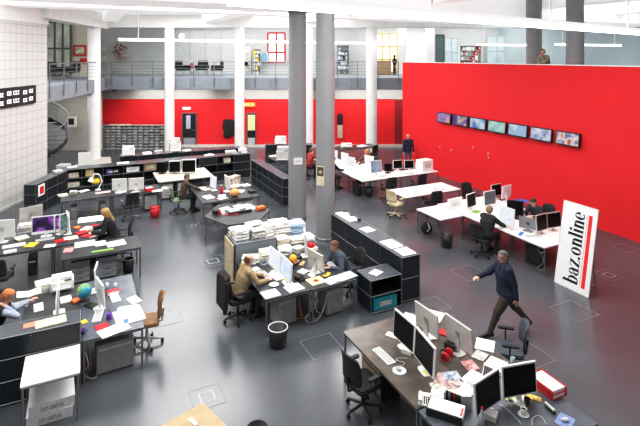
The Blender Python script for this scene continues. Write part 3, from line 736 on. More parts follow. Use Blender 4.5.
# seven wall screens
TVC = [[(.1, .12, .5), (.5, .35, .6), (.85, .5, .3)], [(.05, .04, .3), (.25, .15, .5), (.85, .75, .3)], [(.75, .82, .9), (.35, .5, .75), (.1, .2, .5)], [(.2, .5, .5), (.45, .7, .65), (.7, .82, .8)],
       [(.8, .85, .9), (.4, .55, .8), (.5, .7, .75)], [(.08, .1, .4), (.6, .65, .8), (.9, .9, .95)], [(.6, .1, .08), (.9, .8, .75), (.2, .25, .5), (.95, .55, .3)]]
TVL = ['first wall screen from the left, nearest the red corner, blue and orange picture', 'second wall screen from the left, dark blue and yellow picture', 'third wall screen from the left, white and blue picture',
       'middle one of the seven wall screens, green picture', 'third wall screen from the right, pale blue picture', 'second wall screen from the right, navy and white picture', 'rightmost wall screen on the red wall, red and orange picture']
TVX = [(437.5, 450.8), (452.8, 468), (470, 486), (488.2, 506), (508.5, 527.5), (530.5, 552), (556, 579.8)]
for i, (a, b) in enumerate(TVX):
    ys = []
    for px in (a, b): q = (px - 320) / F; d = 14.93 / (S_ + q * C_); ys.append(d * C_ - q * d * S_)
    y0, y1 = ys[1], ys[0]
    t = thing('wall_screen', TVL[i], 'screen', (15.05, (y0 + y1) / 2, 2.77), R(90), 'screens in a row on the red wall'); w = (y1 - y0) / 2; h = .235
    T = Matrix.Translation((0, .1, 0)) @ Matrix.Rotation(R(6), 4, 'X')
    part('casing', G().box(-w, w, -.03, .045, -h, h).xf(T), black, t)
    sm = screen_mat('wall_screen_picture_%s' % 'abcdefg'[i], TVC[i], 3.2, .75, seed=i * 2.3)
    part('display', G().box(-w + .035, w - .035, .045, .048, -h + .035, h - .035).xf(T), sm, t)
    part('bracket', G().box(-.1, .1, 0, .075, -.1, .1), steel, t)
for o in [o for o in bpy.data.objects if o.name.startswith('wall_screen') and o.parent is None]: o.rotation_euler.z = R(90)
for px, py in ((440.5, 147), (452, 150), (474, 147.5), (489, 153.5), (489.5, 157.5)):
    q = (px - 320) / F; d = 15.05 / (S_ + q * C_); solo('wall_socket', G().rbox(-.06, 0, -.05, .05, -.05, .05, .02).cyl((-.06, 0, .0), (-.065, 0, 0), .025), mat('pale_red_plate', (.8, .25, .25), .5), 'small pale socket plate on the red wall under the screens', 'socket', (15.05, d * C_ - q * d * S_, H - (py - HY) * d / F), 0, 'socket plates on the red wall')
# signs on the grey columns
a = math.atan2(-15.5, -6.75); t = thing('sign_plate', 'small white sign on the left grey column', 'sign', (6.75 + .318 * math.cos(a + .08), 15.5 + .318 * math.sin(a + .08), 2.02), a + R(98))
part('plate', G().box(-.15, .15, -.012, .006, -.12, .12), white_pl, t); part('print', G().box(-.1, .1, -.014, -.012, -.02, .02), grey_pl, t)
a = math.atan2(-13.35, -6.75); t = thing('poster', 'tall poster with dark picture and cream lower half on the right grey column', 'poster', (6.75 + .30 * math.cos(a - .5), 13.35 + .30 * math.sin(a - .5), 1.98), a - .5 + R(90))
part('sheet', G().box(-.13, .13, -.012, .004, -.3, .3), mat('cream_poster', (.66, .60, .45), .6), t); part('picture', G().box(-.11, .11, -.014, -.012, .0, .27), mat('dark_picture', (.08, .07, .06), .6, noise=.4, scale=14), t)
part('portrait', G().cyl((.0, -.0135, .12), (.0, -.0155, .12), .06, n=14), mat('portrait_tone', (.5, .42, .3), .6), t)
# exit sign, door lamp, notices
x, y = V((249 - 320) / F * 29.9, 29.9); t = thing('exit_sign', 'glowing orange arrow sign on the red wall by the white column', 'sign', (x, y, 2.62), VR)
part('plate', G().box(-.38, .38, -.05, 0, -.13, .13), mat('orange_sign', (.85, .25, .05), .5, emit=.5), t)
part('arrow', G().prism([(.12, -.1), (.34, 0), (.12, .1), (.2, 0)], 0, .008).xf(Matrix.Translation((0, -.052, 0)) @ Matrix.Rotation(R(90), 4, 'X')), mat('sign_yellow', (1, .8, .3), .5, emit=.9), t)
for q in (-.3, -.18, -.06): part('character', G().box(q, q + .08, -.058, -.05, -.06, .06), mat('sign_yellow', (1, .8, .3)), t)
x, y = V((187 - 320) / F * 29.9, 29.9); t = thing('wall_lamp', 'small white lamp over the dark door in the red wall', 'lamp', (x, y, 2.42), VR)
part('shade', G().rbox(-.26, .26, -.16, 0, -.05, .06, .03), white_pl, t); part('diffuser', G().box(-.22, .22, -.14, -.02, -.07, -.05), lamp_em, t)
x, y = V(-14.0, 28.55); t = thing('framed_notice', 'dark framed picture on the stairwell wall', 'picture', (x - .5, y, 1.78), VR)
part('frame', G().box(-.3, .3, -.04, 0, -.3, .3), white_pl, t); part('picture', G().box(-.16, .16, -.045, -.04, -.17, .19), black, t)
# coats on the red wall
for k, (px, s) in enumerate(((226.5, 1.0), (231, .9))):
    x, y = V((px - 320) / F * 29.8, 29.8); t = thing('hanging_coat', ('long black coat on a hook at the back red wall, left of its pair', 'shorter black coat on a hook at the back red wall, beside the white column')[k], 'coat', (x, y, 1.75), VR)
    part('coat', G().lathe([(.02, 0), (.1, -.03), (.17, -.12), (.15, -.5 * s), (.2, -1.05 * s), (.16, -1.15 * s), (.0, -1.1 * s)], n=12).xf(Matrix.Diagonal((1, .55, 1, 1))), black_cloth, t)
    for sx in (-1, 1): part('sleeve', G().cyl((sx * .15, 0, -.1), (sx * .2, 0, -.65), .06, .045), black_cloth, t)
    part('hook', G().cyl((0, 0, 0), (0, .17, .02), .012), steel, t)
# posters, pictures and furniture on the upper back wall
def wallpic(px0, px1, py0, py1, d, fr, pic, label, name='framed_picture', cat='picture', b=.08):
    r0, r1 = (px0 - 320) / F * d, (px1 - 320) / F * d; z1, z0 = H - (py0 - HY) * d / F, H - (py1 - HY) * d / F; x, y = V((r0 + r1) / 2, d); w = (r1 - r0) / 2; h = (z1 - z0) / 2
    t = thing(name, label, cat, (x, y, (z0 + z1) / 2), VR); part('frame', G().box(-w, w, -.04, 0, -h, h), fr, t); part('print', G().box(-w + b, w - b, -.05, -.04, -h + b, h - b), pic, t); return t
wallpic(73.5, 86.5, 45, 56, 30.75, mat('red_frame', (.55, .06, .04), .5), mat('pale_print', (.6, .62, .45), .6, noise=.3, scale=5), 'red framed picture on the cream balcony wall', b=.14)
wallpic(100, 106, 45.5, 53, 34.9, cream_paint, mat('pale_print_two', (.66, .66, .58), .6, noise=.1), 'upper small pale print on the balcony wall right of the white column')
wallpic(100, 107, 55, 62, 34.9, cream_paint, mat('pale_print_two', (.66, .66, .58)), 'lower small pale print on the balcony wall right of the white column')
x, y = V((83.5 - 320) / F * 30.5, 30.5); t = thing('wall_sculpture', 'red heart-shaped wall ornament below the red framed picture', 'ornament', (x, y, 5.3), VR)
part('lobe', G().ball((-.1, 0, .05), .14, (1, .5, 1)), redc, t); part('lobe', G().ball((.1, 0, .05), .14, (1, .5, 1)), redc, t); part('point', G().cyl((0, 0, .03), (0, 0, -.22), .2, .01, 12).xf(Matrix.Diagonal((1, .5, 1, 1))), redc, t)
x, y = V((120 - 320) / F * 34.8, 34.8); t = thing('wall_artwork', 'tangled brown and pink wall artwork on the white balcony wall', 'artwork', (x, y, 5.85), VR); t.scale = (1.3, 1, 1.3); rr = random.Random(4)
for k in range(16):
    a = rr.uniform(0, 6.3); l = rr.uniform(.25, .6); cx, cz = rr.uniform(-.3, .3), rr.uniform(-.35, .45)
    part('strand', G().cyl((cx - l * .5 * math.cos(a), -.03 - .01 * k, cz - l * .5 * math.sin(a)), (cx + l * .5 * math.cos(a), -.03 - .01 * k, cz + l * .5 * math.sin(a)), .05, .03, 8), [mat('brown_strand', (.25, .14, .09), .7), mat('pink_strand', (.7, .45, .42), .7), mat('grey_strand', (.45, .43, .4), .7)][k % 3], t)
def armchair(px, d, rot, label, m=black):
    x, y = V((px - 320) / F * d, d); t = thing('lounge_chair', label, 'chair', (x, y, 4.31), rot); t.scale = (1.15,) * 3
    part('seat', G().rbox(-.3, .3, -.32, .3, .3, .44, .06), m, t); part('backrest', G().rbox(-.3, .3, .22, .34, .42, .85, .05).xf(Matrix.Translation((0, -.0, 0))), m, t)
    for s in (-1, 1): part('armrest', G().rbox(s * .33 - .04, s * .33 + .04, -.3, .3, .4, .6, .03), m, t)
    for sx in (-1, 1):
        for sy in (-1, 1): part('leg', G().cyl((sx * .27, sy * .26, 0), (sx * .27, sy * .26, .31), .016), chrome, t)
armchair(54, 26.3, VR + R(60), 'black lounge chair on the left balcony next to the gridded wall'); armchair(71, 27.8, VR + R(-35), 'black lounge chair on the left balcony beneath the red picture')
armchair(183, 32, VR + R(70), 'left one of three black lounge chairs on the back balcony'); armchair(202, 32.6, VR, 'middle one of three black lounge chairs on the back balcony'); armchair(217, 32, VR + R(-70), 'right one of three black lounge chairs on the back balcony')
wallpic(189, 194.5, 62, 70, 33.9, white_pl, mat('red_white_print', (.5, .12, .12), .6, noise=.4, scale=6), 'small red and white board behind the balcony lounge chairs')
for o in (bpy.data.objects.get('framed_picture.003'),):
    if o: part('stand', G().box(-.02, .02, -.03, 0, -1.0, -.25), steel, o)
wallpic(243.5, 251, 47, 75, 34.7, white_pl, mat('poster_tone_pale', (.70, .66, .64), .6, noise=.18, scale=3), 'pale poster panel behind the balcony railing right of the white column', 'poster', 'poster')
wallpic(244, 248, 62, 66, 34.5, black, scr_off, 'small black screen on the pale poster panel', 'screen', 'screen', .03)
wallpic(262, 268, 52, 62, 34.7, white_pl, mat('poster_tone_blue', (.30, .50, .68), .6, noise=.1, scale=3), 'sky blue poster on the balcony wall beside the red-framed window', 'poster', 'poster', .04)
def bookshelf(px0, px1, py0, py1, d, label, rows, bookcols, zf=4.31, m=grey_pl):
    r0, r1 = (px0 - 320) / F * d, (px1 - 320) / F * d; z1 = H - (py0 - HY) * d / F; x, y = V((r0 + r1) / 2, d); w = (r1 - r0) / 2; h = z1 - zf
    t = thing('bookshelf', label, 'shelf', (x, y, zf), VR)
    part('case', G().box(-w, w, .16, .18, 0, h).box(-w, -w + .03, -.18, .16, 0, h).box(w - .03, w, -.18, .16, 0, h), m, t)
    for j in range(rows + 1): part('shelf_board', G().box(-w + .03, w - .03, -.17, .16, h * j / rows * .98, h * j / rows * .98 + .025), m, t)
    rr = random.Random(int(px0)); k = 0
    for j in range(rows):
        z = h * j / rows * .98 + .025; q = -w + .05
        while q < w - .2:
            bw = rr.uniform(.14, .3); bh = min(h / rows * .8, rr.uniform(.18, .3))
            if rr.random() < .8:
                b = thing('box_file', '?', 'file', V((r0 + r1) / 2 + q + bw / 2, d - .05) + (zf + z,), VR, 'files standing on the ' + label.split(' on ')[0]); c = rr.choice(bookcols); b['label'] = '%s file standing on the %s' % ({yellow: 'yellow', beige_pl: 'beige', grey_pl: 'light grey', midgrey: 'dark grey', bluepap: 'pale blue', redc: 'red', paper: 'white', dark_red: 'dark red'}[c], label.split(' on ')[0])
                part('block', G().box(-bw / 2 + .006, bw / 2 - .006, -.1, .1, 0, bh), c, b); part('spine_label', G().box(-bw * .2, bw * .2, -.103, -.1, bh * .35, bh * .65), paper, b)
            q += bw
    return t
bookshelf(252.5, 261, 49, 76, 34.3, 'narrow shelf with yellow files on the back balcony', 6, [yellow, beige_pl, grey_pl])
bookshelf(337, 349, 45, 76, 34.3, 'grey shelf with dark files on the back balcony by the grey column', 6, [midgrey, grey_pl, bluepap])
x0 = 459
bookshelf(459, 481, 45, 76, 33.2, 'wide white shelf with red files on the gallery seen over the red wall', 6, [redc, paper, dark_red, grey_pl], m=white_pl)
x, y = V((383.5 - 320) / F * 33.5, 33.5); t = thing('tan_cabinet', 'tan wooden cabinet on the back balcony below the warm window', 'cabinet', (x, y, 4.31), VR)
part('carcass', G().box(-.5, .5, -.2, .25, .05, .98), tan_top, t)
for s in (-1, 1): dd = part('door', G().box(s * .25 - .235, s * .25 + .235, -.22, -.2, .08, .95), tan_top, t); part('knob', G().ball((s * .06, -.235, .55), .018, n=8), steel, dd)
part('plinth', G().box(-.48, .48, -.18, .24, 0, .05), black, t)
x, y = V((394.5 - 320) / F * 33, 33); t = thing('standing_sculpture', 'slim black figure on the balcony beside the tan cabinet', 'sculpture', (x, y, 4.31), VR)
part('base', G().box(-.16, .16, -.16, .16, 0, .05), black, t); part('figure', G().lathe([(.05, .05), (.12, .3), (.09, .6), (.17, .95), (.1, 1.1), (.06, 1.14), (.09, 1.24), (.07, 1.36), (.0, 1.38)], n=12), black_cloth, t)
t = thing('dome_fitting', 'small dark domed fitting under the balcony left of the red wall', 'fitting', V((114 - 320) / F * 29.6, 29.6) + (3.6,), 0); part('base', G().cyl((0, 0, -.03), (0, 0, 0), .2, n=16), black, t); part('dome', G().ball((0, 0, -.04), .16, (1, 1, .7)), black, t)
t = thing('globe_lamp', 'round pale lamp on the balcony wall above the left lounge chair', 'lamp', V((181.5 - 320) / F * 34.6, 34.6) + (7.0,), VR); part('base', G().cyl((0, 0, 0), (0, .1, 0), .2, n=16), white_pl, t); part('dome', G().ball((0, 0, 0), .2, (1, .6, 1)), mat('warm_globe', (1, .95, .7), .4, emit=1.5), t)

# ------------------------------------------------------------------ pigeonholes along the back red wall
x, y = V((133 - 320) / F * 29.5, 29.5); t = thing('pigeonhole_shelf', 'long grey pigeonhole shelf against the back red wall', 'shelf', (x, y, 0), VR); w = 1.98; NC, NR = 12, 8; hh = 1.42
part('case', G().box(-w, w, .2, .22, 0, hh).box(-w, -w + .03, -.2, .2, 0, hh).box(w - .03, w, -.2, .2, 0, hh), midgrey, t)
for j in range(NR + 1): part('shelf_board', G().box(-w + .03, w - .03, -.2, .2, (hh - .025) * j / NR, (hh - .025) * j / NR + .025), mat('shelf_grey', (.40, .42, .42), .5), t)
g = G()
for i in range(1, NC): q = -w + 2 * w * i / NC; g.box(q - .012, q + .012, -.19, .2, .02, hh - .02)
part('divider', g, midgrey, t)
g = G(); rr = random.Random(3)
for i in range(NC):
    for j in range(NR):
        q = -w + 2 * w * (i + .5) / NC; z = (hh - .025) * j / NR + .025; g.box(q - .11, q + .11, -.12, .18, z, z + rr.uniform(.02, .09))
o = part('paper_filling', g, news, t); o['kind'] = 'stuff'
sheet((x - .7, y + .34), 1.3, .3, VR, 'row of pale papers lying on top of the pigeonhole shelf', paper2, .04, hh, 'paper_pile')

# ------------------------------------------------------------------ long dark rows at the back
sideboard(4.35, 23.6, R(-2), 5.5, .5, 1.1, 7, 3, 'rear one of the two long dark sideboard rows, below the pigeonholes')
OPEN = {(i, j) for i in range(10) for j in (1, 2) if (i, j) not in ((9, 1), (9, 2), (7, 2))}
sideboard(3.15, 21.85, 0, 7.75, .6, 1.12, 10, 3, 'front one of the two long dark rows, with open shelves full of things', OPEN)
cell = .775; zsh = .03 + (1.12 - .03) / 3
for px, py, w, h, m, lb in ((80, 183, .42, .16, paper2, 'cream box low on the open shelf at the far left'), (80, 176, .36, .18, beige_pl, 'beige box upright on the open shelf at the far left'), (87, 174, .3, .26, mat('straw_box', (.62, .52, .24), .6), 'straw coloured box on the open shelf left of the yellow bag'),
                            (108, 176, .34, .18, purple, 'purple box on the open shelf behind the white-backed monitors'), (122, 174, .3, .2, black, 'black box on the open shelf behind the white-backed monitors'),
                            (137, 175, .55, .2, paper, 'white papers heaped on the open shelf left of the cardboard box'), (151, 171, .5, .28, cardboard, 'cardboard box on the open shelf left of the three console monitors'),
                            (200, 169, .3, .18, bluec, 'blue box on the open shelf behind the person in brown cardigan'), (206, 170, .18, .16, yellow, 'yellow box on the open shelf right of the blue box')):
    x = at(px, py, 1.0)[0]; X0 = -.725; i = max(0, min(9, int((x - X0) / cell))); x = X0 + (i + .5) * cell + max(-.1, min(.1, x - X0 - (i + .5) * cell)); w = min(w, .5)
    carton(x, 21.85, 0, w, .36, h, lb, m, zsh + (.363 if py < 178 else 0) + .014)
t = thing('carrier_bag', 'yellow carrier bag in the open-shelf row above the hooped lamp', 'bag', (at(97, 176, 1.0)[0], 21.76, zsh + .014), .3); part('bag', G().lathe([(0, 0), (.16, 0), (.2, .1), (.17, .22), (.08, .28), (0, .26)], n=12), yellow, t); part('handle', G().tube([(-.08, 0, .26), (-.04, 0, .34), (.04, 0, .34), (.08, 0, .26)], .012), yellow, t)

for x, w, l, h, r, m, lb in ((-.3, .4, .3, .05, .1, news, 'grey papers on top of the open-shelf row at its left end'), (1.6, .5, .3, .04, -.1, paper, 'white papers on top of the open-shelf row above the white-backed monitors'), (5.2, .4, .3, .06, .2, paper2, 'cream papers on top of the open-shelf row right of the console'), (6.2, .5, .35, .14, -.2, news, 'grey newspaper pile on top of the open-shelf row near its right end'), (6.75, .3, .3, .2, .3, paper, 'white pile on top of the open-shelf row at its right end')):
    sheet((x, 21.85), w, l, r, lb, m, h, 1.12, 'paper_pile')
for px, py, w, m, lb in ((216, 168, .3, redc, 'red box on the open shelf right of the yellow box'), (228, 166, .34, paper2, 'cream box on the open shelf behind the desk with drawers'), (130, 172, .24, green, 'green box on the open shelf behind the right white-backed monitor')):
    x = at(px, py, 1.0)[0]; i = int((x + .725) / cell); x = -.725 + (i + .5) * cell; carton(x + .12, 21.83, 0, min(w, .3), .3, .2, lb, m, zsh + .363 + .014)
# machines on the rear row
printer(1.95, 23.62, R(-4), 'white printer on the left end of the rear sideboard row', .55, .42, .42, z=1.1)
for k, (x, m, w, h, lb) in enumerate(((2.75, paper, .4, .08, 'low paper pile right of the white printer on the rear row'), (3.25, news, .35, .12, 'grey newspaper pile in the middle of the rear row'), (1.7, news, .2, .05, 'thin grey paper pile left of the white printer on the rear row'))):
    sheet((x, 23.6), w, .3, .1 * k, lb, m, h, 1.1, 'paper_pile')
printer(4.0, 23.62, 0, 'large white copier on the rear row before the white column', .5, .42, .62, z=1.1); sheet((4.55, 23.6), .4, .3, .4, 'white sheets lying right of the large white copier', paper, .03, 1.1, 'paper_pile')
# left dark sideboard parallel to the gridded wall
x, y = V(-10.1, 18.0); sideboard(x, y, VR + R(90), 2.1, .42, 1.12, 3, 3, 'dark sideboard standing along the gridded white wall')
t = thing('paper_notice', 'red and white notice taped to the dark sideboard by the gridded wall', 'notice', V(-9.87, 17.25) + (.86,), VR); part('sheet', G().box(0, .006, -.2, .2, -.2, .2), paper, t); part('print', G().box(.006, .008, -.1, .14, -.14, .12), redc, t)
sheet(V(-10.1, 18.75), .32, .3, .3, 'pale papers on the far end of the sideboard by the gridded wall', news, .08, 1.12, 'paper_pile')
t = thing('litter_bin', 'white upright bin at the corner of the gridded wall', 'bin', V(-11.0, 20.9) + (0,), VR); part('body', G().rbox(-.22, .22, -.2, .2, 0, .8, .03), white_pl, t); part('flap_lid', G().rbox(-.23, .23, -.21, .21, .8, .95, .03), grey_pl, t)
t = thing('flip_chart', 'narrow white panel standing beside the white bin', 'panel', V(-10.15, 21.0) + (0,), VR + .3); part('panel', G().box(-.25, .25, -.015, .015, .35, 1.45), white_pl, t); part('foot', G().box(-.27, .27, -.2, .2, 0, .03), grey_pl, t); part('post', G().cyl((0, .03, .02), (0, .03, 1.4), .018), steel, t)

# ------------------------------------------------------------------ back left desks
desk(-.6, 1.0, 18.35, 19.3, dark_top, 'dark desk at the far left under the open-shelf row'); desk(1.0, 2.65, 18.35, 19.3, dark_top, 'dark desk with two white-backed monitors, before the open-shelf row')
monpx((112, 190.5), (127.5, 190), .42, scr_off, 'left one of two white-backed monitors before the open-shelf row', True, lift=.08, body=white_pl); monpx((128.5, 190), (144, 189), .42, scr_off, 'right one of two white-backed monitors before the open-shelf row', True, lift=.08)
t = thing('desk_lamp', 'white hooped desk lamp on the far left dark desk', 'lamp', at(98, 190, .74) + (.74,), 0); part('base', G().cyl((0, 0, 0), (0, 0, .025), .1, n=16), white_pl, t); part('arm', G().tube([(0, 0, .02), (.14, 0, .3), (.05, 0, .55), (-.12, 0, .6), (-.2, 0, .45)], .022), white_pl, t); part('shade', G().cyl((-.2, 0, .48), (-.24, 0, .34), .05, .11, 14), white_pl, t)
sheet((84, 191), .34, .24, .5, 'white paper on the far left dark desk', paper, .01); sheet((103, 192.5), .5, .2, .1, 'pinkish sheet right of the hooped desk lamp', mat('pink_paper', (.72, .5, .48), .7), .008); sheet((121, 192), .36, .22, -.1, 'white sheet under the left white-backed monitor', paper, .008)
t = thing('document_holder', 'low red letter box right of the white-backed monitors', 'box', at(149, 191, .74) + (.74,), .3); part('body', G().box(-.13, .13, -.1, .1, 0, .12), redc, t); part('paper_edge', G().box(-.11, .11, -.08, .08, .12, .13), paper, t)
sheet((157, 191), .36, .24, 0, 'white sheet at the right end of the white-backed monitor desk', paper, .012)
chair(1.55, 17.85, R(100), 'black task chair before the desk with white-backed monitors', black_cloth, steel)
tower(-.2, 18.85, 0, 'grey computer under the far left dark desk'); tower(.7, 18.85, .1, 'second grey computer under the far left dark desk, further right')
bin_(*at(155, 217, 0), redc, 'red waste bin with black liner on the open floor at the back left', .17, .36, rubber)
pedestal(2.3, 18.85, 0, 'dark drawer unit under the desk with white-backed monitors', h=.56)
# console with three monitors
desk(2.7, 4.85, 19.6, 21.3, mat('ivory_top', (.76, .70, .55), .4), 'ivory console table carrying three square monitors', name='console_table', cat='table')
monpx((157, 172.5), (166.2, 172.2), .42, scr_off, 'left black square monitor on the ivory console', lift=.06, body=black, depth=.12); monpx((169, 172.3), (180.8, 171.8), .46, scr_off, 'middle pale square monitor on the ivory console', lift=.06, depth=.2, body=grey_pl); monpx((182, 172.3), (196, 171.8), .52, scr_off, 'right pale square monitor on the ivory console', lift=.06, depth=.22, body=white_pl)
keyboard(3.1, 19.72, 0, 'pale keyboard on the left part of the ivory console', beige_pl); keyboard(3.9, 19.72, 0, 'pale keyboard on the right part of the ivory console', beige_pl)
for k in range(2): pedestal(3.05 + .6 * k, 19.95, 0, ('grey drawer unit under the left half of the ivory console', 'grey drawer unit under the middle of the ivory console')[k], h=.6)
# the brown cardigan person's desk
desk(3.62, 4.6, 16.1, 18.2, dark_top, 'dark desk of the person in brown cardigan'); desk(4.6, 5.6, 16.1, 18.2, dark_top, 'dark desk facing the brown cardigan person, with drawers beneath')
chair(3.15, 17.85, 0, 'grey-green task chair of the person in brown cardigan', green_cloth)
monitor(4.3, 17.5, R(-80), .5, .42, scr_white, 'white monitor turned to the person in brown cardigan', lift=.1); monitor(4.75, 17.15, R(95), .5, .44, scr_grey, 'white monitor seen from behind beside the orange plush ball', lift=.12)
sheet((3.95, 16.7), .3, .42, .2, 'white sheets before the person in brown cardigan', paper, .02); sheet((3.98, 17.9), .3, .4, -.2, 'newspaper beside the person in brown cardigan', news, .02); sheet((4.35, 16.4), .3, .22, .4, 'white sheet on the near end of the cardigan person\'s desk', paper, .01)
sheet((5.15, 17.6), .5, .4, .3, 'heap of grey papers on the desk with drawers beneath', news, .06, name='paper_pile'); sheet((5.1, 17.0), .3, .4, .9, 'white paper on the desk with drawers beneath', paper, .012)
carton(5.2, 18.0, .6, .5, .3, .3, 'photo printed carton at the far end of the desk with drawers beneath', mat('photo_print', (.5, .42, .36), .6, noise=.5, scale=9))
t = thing('plush_ball', 'orange plush ball on the desk with drawers beneath', 'toy', (4.8, 16.45, .74), 0); part('ball', G().ball((0, 0, .13), .17, (1, 1, .77)), mat('orange_plush', (.72, .4, .16), .9, noise=.15, scale=30), t); part('tuft', G().cyl((0, 0, .25), (0, 0, .31), .03, .01), mat('orange_plush', (.8, .4, .1)), t)
t = thing('water_bottle', 'red bottle between the two white monitors of the cardigan person\'s desk', 'bottle', (4.45, 16.9, .74), 0); part('bottle', G().lathe([(0, 0), (.05, 0), (.05, .2), (.02, .26), (.02, .3), (0, .3)], n=14), redc, t); part('cap', G().cyl((0, 0, .3), (0, 0, .325), .024), white_pl, t)
pedestal(5.1, 16.5, 0, 'light drawer unit under the desk facing the brown cardigan person', grey_pl, .62, 4, .6); tower(4.2, 16.55, 0, 'pale computer under the desk of the person in brown cardigan', grey_pl, .5, .3)
# dark sideboard before the left grey column
sideboard(6.92, 18.65, R(-90), 3.7, .40, 1.05, 5, 3, 'dark sideboard in the back middle running up to the left grey column')
# hexagonal table
hx = [(3.36, 14.78), (3.79, 13.72), (4.72, 13.66), (5.40, 14.55), (5.03, 15.49), (4.04, 15.79)]; cx = sum(p[0] for p in hx) / 6; cy = sum(p[1] for p in hx) / 6
t = thing('hexagonal_table', 'dark six-sided table covered with coloured papers mid-floor', 'table', (cx, cy, 0), 0)
loc = [(p[0] - cx, p[1] - cy) for p in hx]; part('tabletop', G().prism(loc, .712, .74), dark_top, t); part('edge_frame', G().tube([(p[0] * .97, p[1] * .97, .695) for p in loc + loc[:1]], .017), chrome, t)
for p in loc: part('leg', G().cyl((p[0] * .95, p[1] * .95, 0), (p[0] * .95, p[1] * .95, .71), .019), chrome, t)
for k, (px, py, w, l, r, m, h, lb) in enumerate(((216, 213.5, .16, .22, .2, black, .12, 'black box at the left end of the six-sided table'), (219, 214, .1, .16, .1, redc, .09, 'red and white packet near the left end of the six-sided table'), (222.5, 214, .1, .16, .1, paper, .08, 'white packet between red one and black folder on the six-sided table'),
      (225, 209, .32, .22, .3, paper, .02, 'white sheets at the far left of the six-sided table'), (233.5, 211, .34, .22, .1, paper, .05, 'white stack in the middle of the six-sided table'), (240, 207, .3, .4, .4, paper, .02, 'tall white sheet towards the far edge of the six-sided table'),
      (251, 209.5, .34, .18, .1, paper, .06, 'white stack right of the middle of the six-sided table'), (260.5, 209.2, .3, .2, .3, orange, .09, 'orange box at the right end of the six-sided table'), (232, 214.5, .4, .06, -.1, redc, .02, 'thin red folder on the near side of the six-sided table'), (246, 206, .4, .3, .5, news, .01, 'grey printed sheet at the far edge of the six-sided table'))):
    sheet((px, py), w, l, r, lb, m, h)
binder(*at(240, 213, .74), .05, .75, .07, .06, black, 'long black folder lying across the six-sided table', page=black)

# ------------------------------------------------------------------ middle left desks
desk(-3.6, -.62, 14.1, 15.2, dark_top, 'dark desk at the left edge with the purple screen'); desk(-.62, .42, 14.12, 16.2, dark_top, 'dark desk the blonde person works at'); desk(-.42, 1.4, 13.1, 14.06, dark_top, 'dark desk nearest in the middle left group, with white sheets')
monpx((35, 234.5), (57, 231.8), .46, scr_purple, 'white-framed monitor showing a purple nebula', lift=.1, w=.68, chin=.05); monpx((57.5, 231.5), (66.5, 229), .44, scr_green, 'monitor with a green picture right of the purple screen', lift=.1, w=.42)
monpx((19.5, 224), (42, 219), .44, scr_grey, 'grey-backed monitor behind the purple screen', True, lift=.12, w=.6, body=silver); monpx((-8, 238), (13, 236.5), .46, scr_grey, 'large white-backed monitor cut by the left edge', True, lift=.12, w=.6)
monitor(-.28, 15.0, R(96), .56, .46, scr_white, 'white monitor seen edge-on before the blonde person', lift=.1)
keyboard(*at(45, 239.5, .74), .05, 'white keyboard below the purple screen'); sheet((31.5, 245), .24, .3, -.4, 'yellow folder on the left edge desk', yellow, .015); sheet((14, 246), .5, .2, .05, 'white papers at the left edge below the large white-backed monitor', paper, .02)
sheet((26, 231), .34, .3, .05, 'stack of grey files behind the purple screen', news, .2, name='paper_pile'); mug(*at(15, 232, .74), bluec, 'blue mug behind the left edge desk papers'); sheet((22, 239), .3, .26, .4, 'cream papers heaped left of the white keyboard', paper2, .05, name='paper_pile')
sheet((61, 241), .3, .2, .2, 'red folder right of the white keyboard', redc, .02); sheet((71, 238.5), .36, .26, .1, 'cream book between the red folders', paper2, .03); sheet((93, 219), .8, .5, -.05, 'large white sheet spread on the blonde person\'s desk', paper, .01)
sheet((82, 233), .3, .24, .5, 'red folder below the edge-on monitor', redc, .025); sheet((91, 226.5), .4, .1, .2, 'red pamphlet on the blonde person\'s desk', redc, .015); sheet((97, 234), .5, .3, .4, 'white magazine under the blonde person\'s hands', paper, .012); sheet((86, 229), .3, .2, .9, 'small white papers beside the red pamphlet', paper, .02)
sheet((85, 244), .48, .4, 0, 'left white sheet on the nearest middle left desk', paper, .008); sheet((100.5, 243.5), .25, .35, 0, 'narrow white sheet right of the left one on the nearest middle left desk', paper, .008); sheet((116, 243.5), .45, .38, .1, 'cream sheet at the right of the nearest middle left desk', paper2, .008); sheet((69, 251), .22, .3, -.1, 'pink book at the left of the nearest middle left desk', mat('pink_book', (.6, .3, .28), .6), .03)
chair(1.0, 14.62, R(176), 'black task chair of the blonde person', backh=.92); chair(-1.7, 13.45, R(80), 'black task chair at the left edge below the purple screen')
pedestal(.0, 13.6, 0, 'dark drawer unit at the left under the nearest middle left desk', black); pedestal(.62, 13.6, 0, 'dark drawer unit in the middle under the nearest middle left desk', black); bin_(1.12, 13.55, black, 'black waste bin with grey rim under the nearest middle left desk', rim=grey_pl)
sheet((.5, 13.3), .5, .1, 0, 'green ruler-like strip on the near edge of the middle left desk', green, .012); tower(-1.1, 14.6, 0, 'dark computer under the left edge desk', black)

# ------------------------------------------------------------------ left front group
desk(-.98, .02, 9.72, 11.6, dark_top, 'dark desk of the reading person at the left edge'); desk(.02, 1.03, 9.22, 11.6, blue_top, 'blue-grey desk with clutter beside the tan chair')
sideboard(-1.45, 9.42, 0, 2.9, .44, 1.1, 2, 3, 'dark sideboard at the lower left below the reading person')
desk(-.80, 0.0, 8.34, 9.17, white_top, 'small white table at the lower left with flat boxes beneath', name='side_table', cat='table')
chair(-1.55, 10.6, R(-8), 'black task chair of the reading person at the left edge'); chair(1.16, 9.98, R(172), 'tan leather chair at the right of the left front desks', tan_leather, grey_pl, backh=.96, arms=False)
monitor(-.40, 10.45, R(-87), .5, .44, scr_white, 'white monitor turned to the reading person', lift=.1); monitor(.32, 11.08, R(82), .5, .42, scr_grey, 'far one of two white monitors facing the tan chair', lift=.1); monitor(.36, 10.32, R(102), .52, .42, scr_grey, 'near one of two white monitors facing the tan chair', lift=.1)
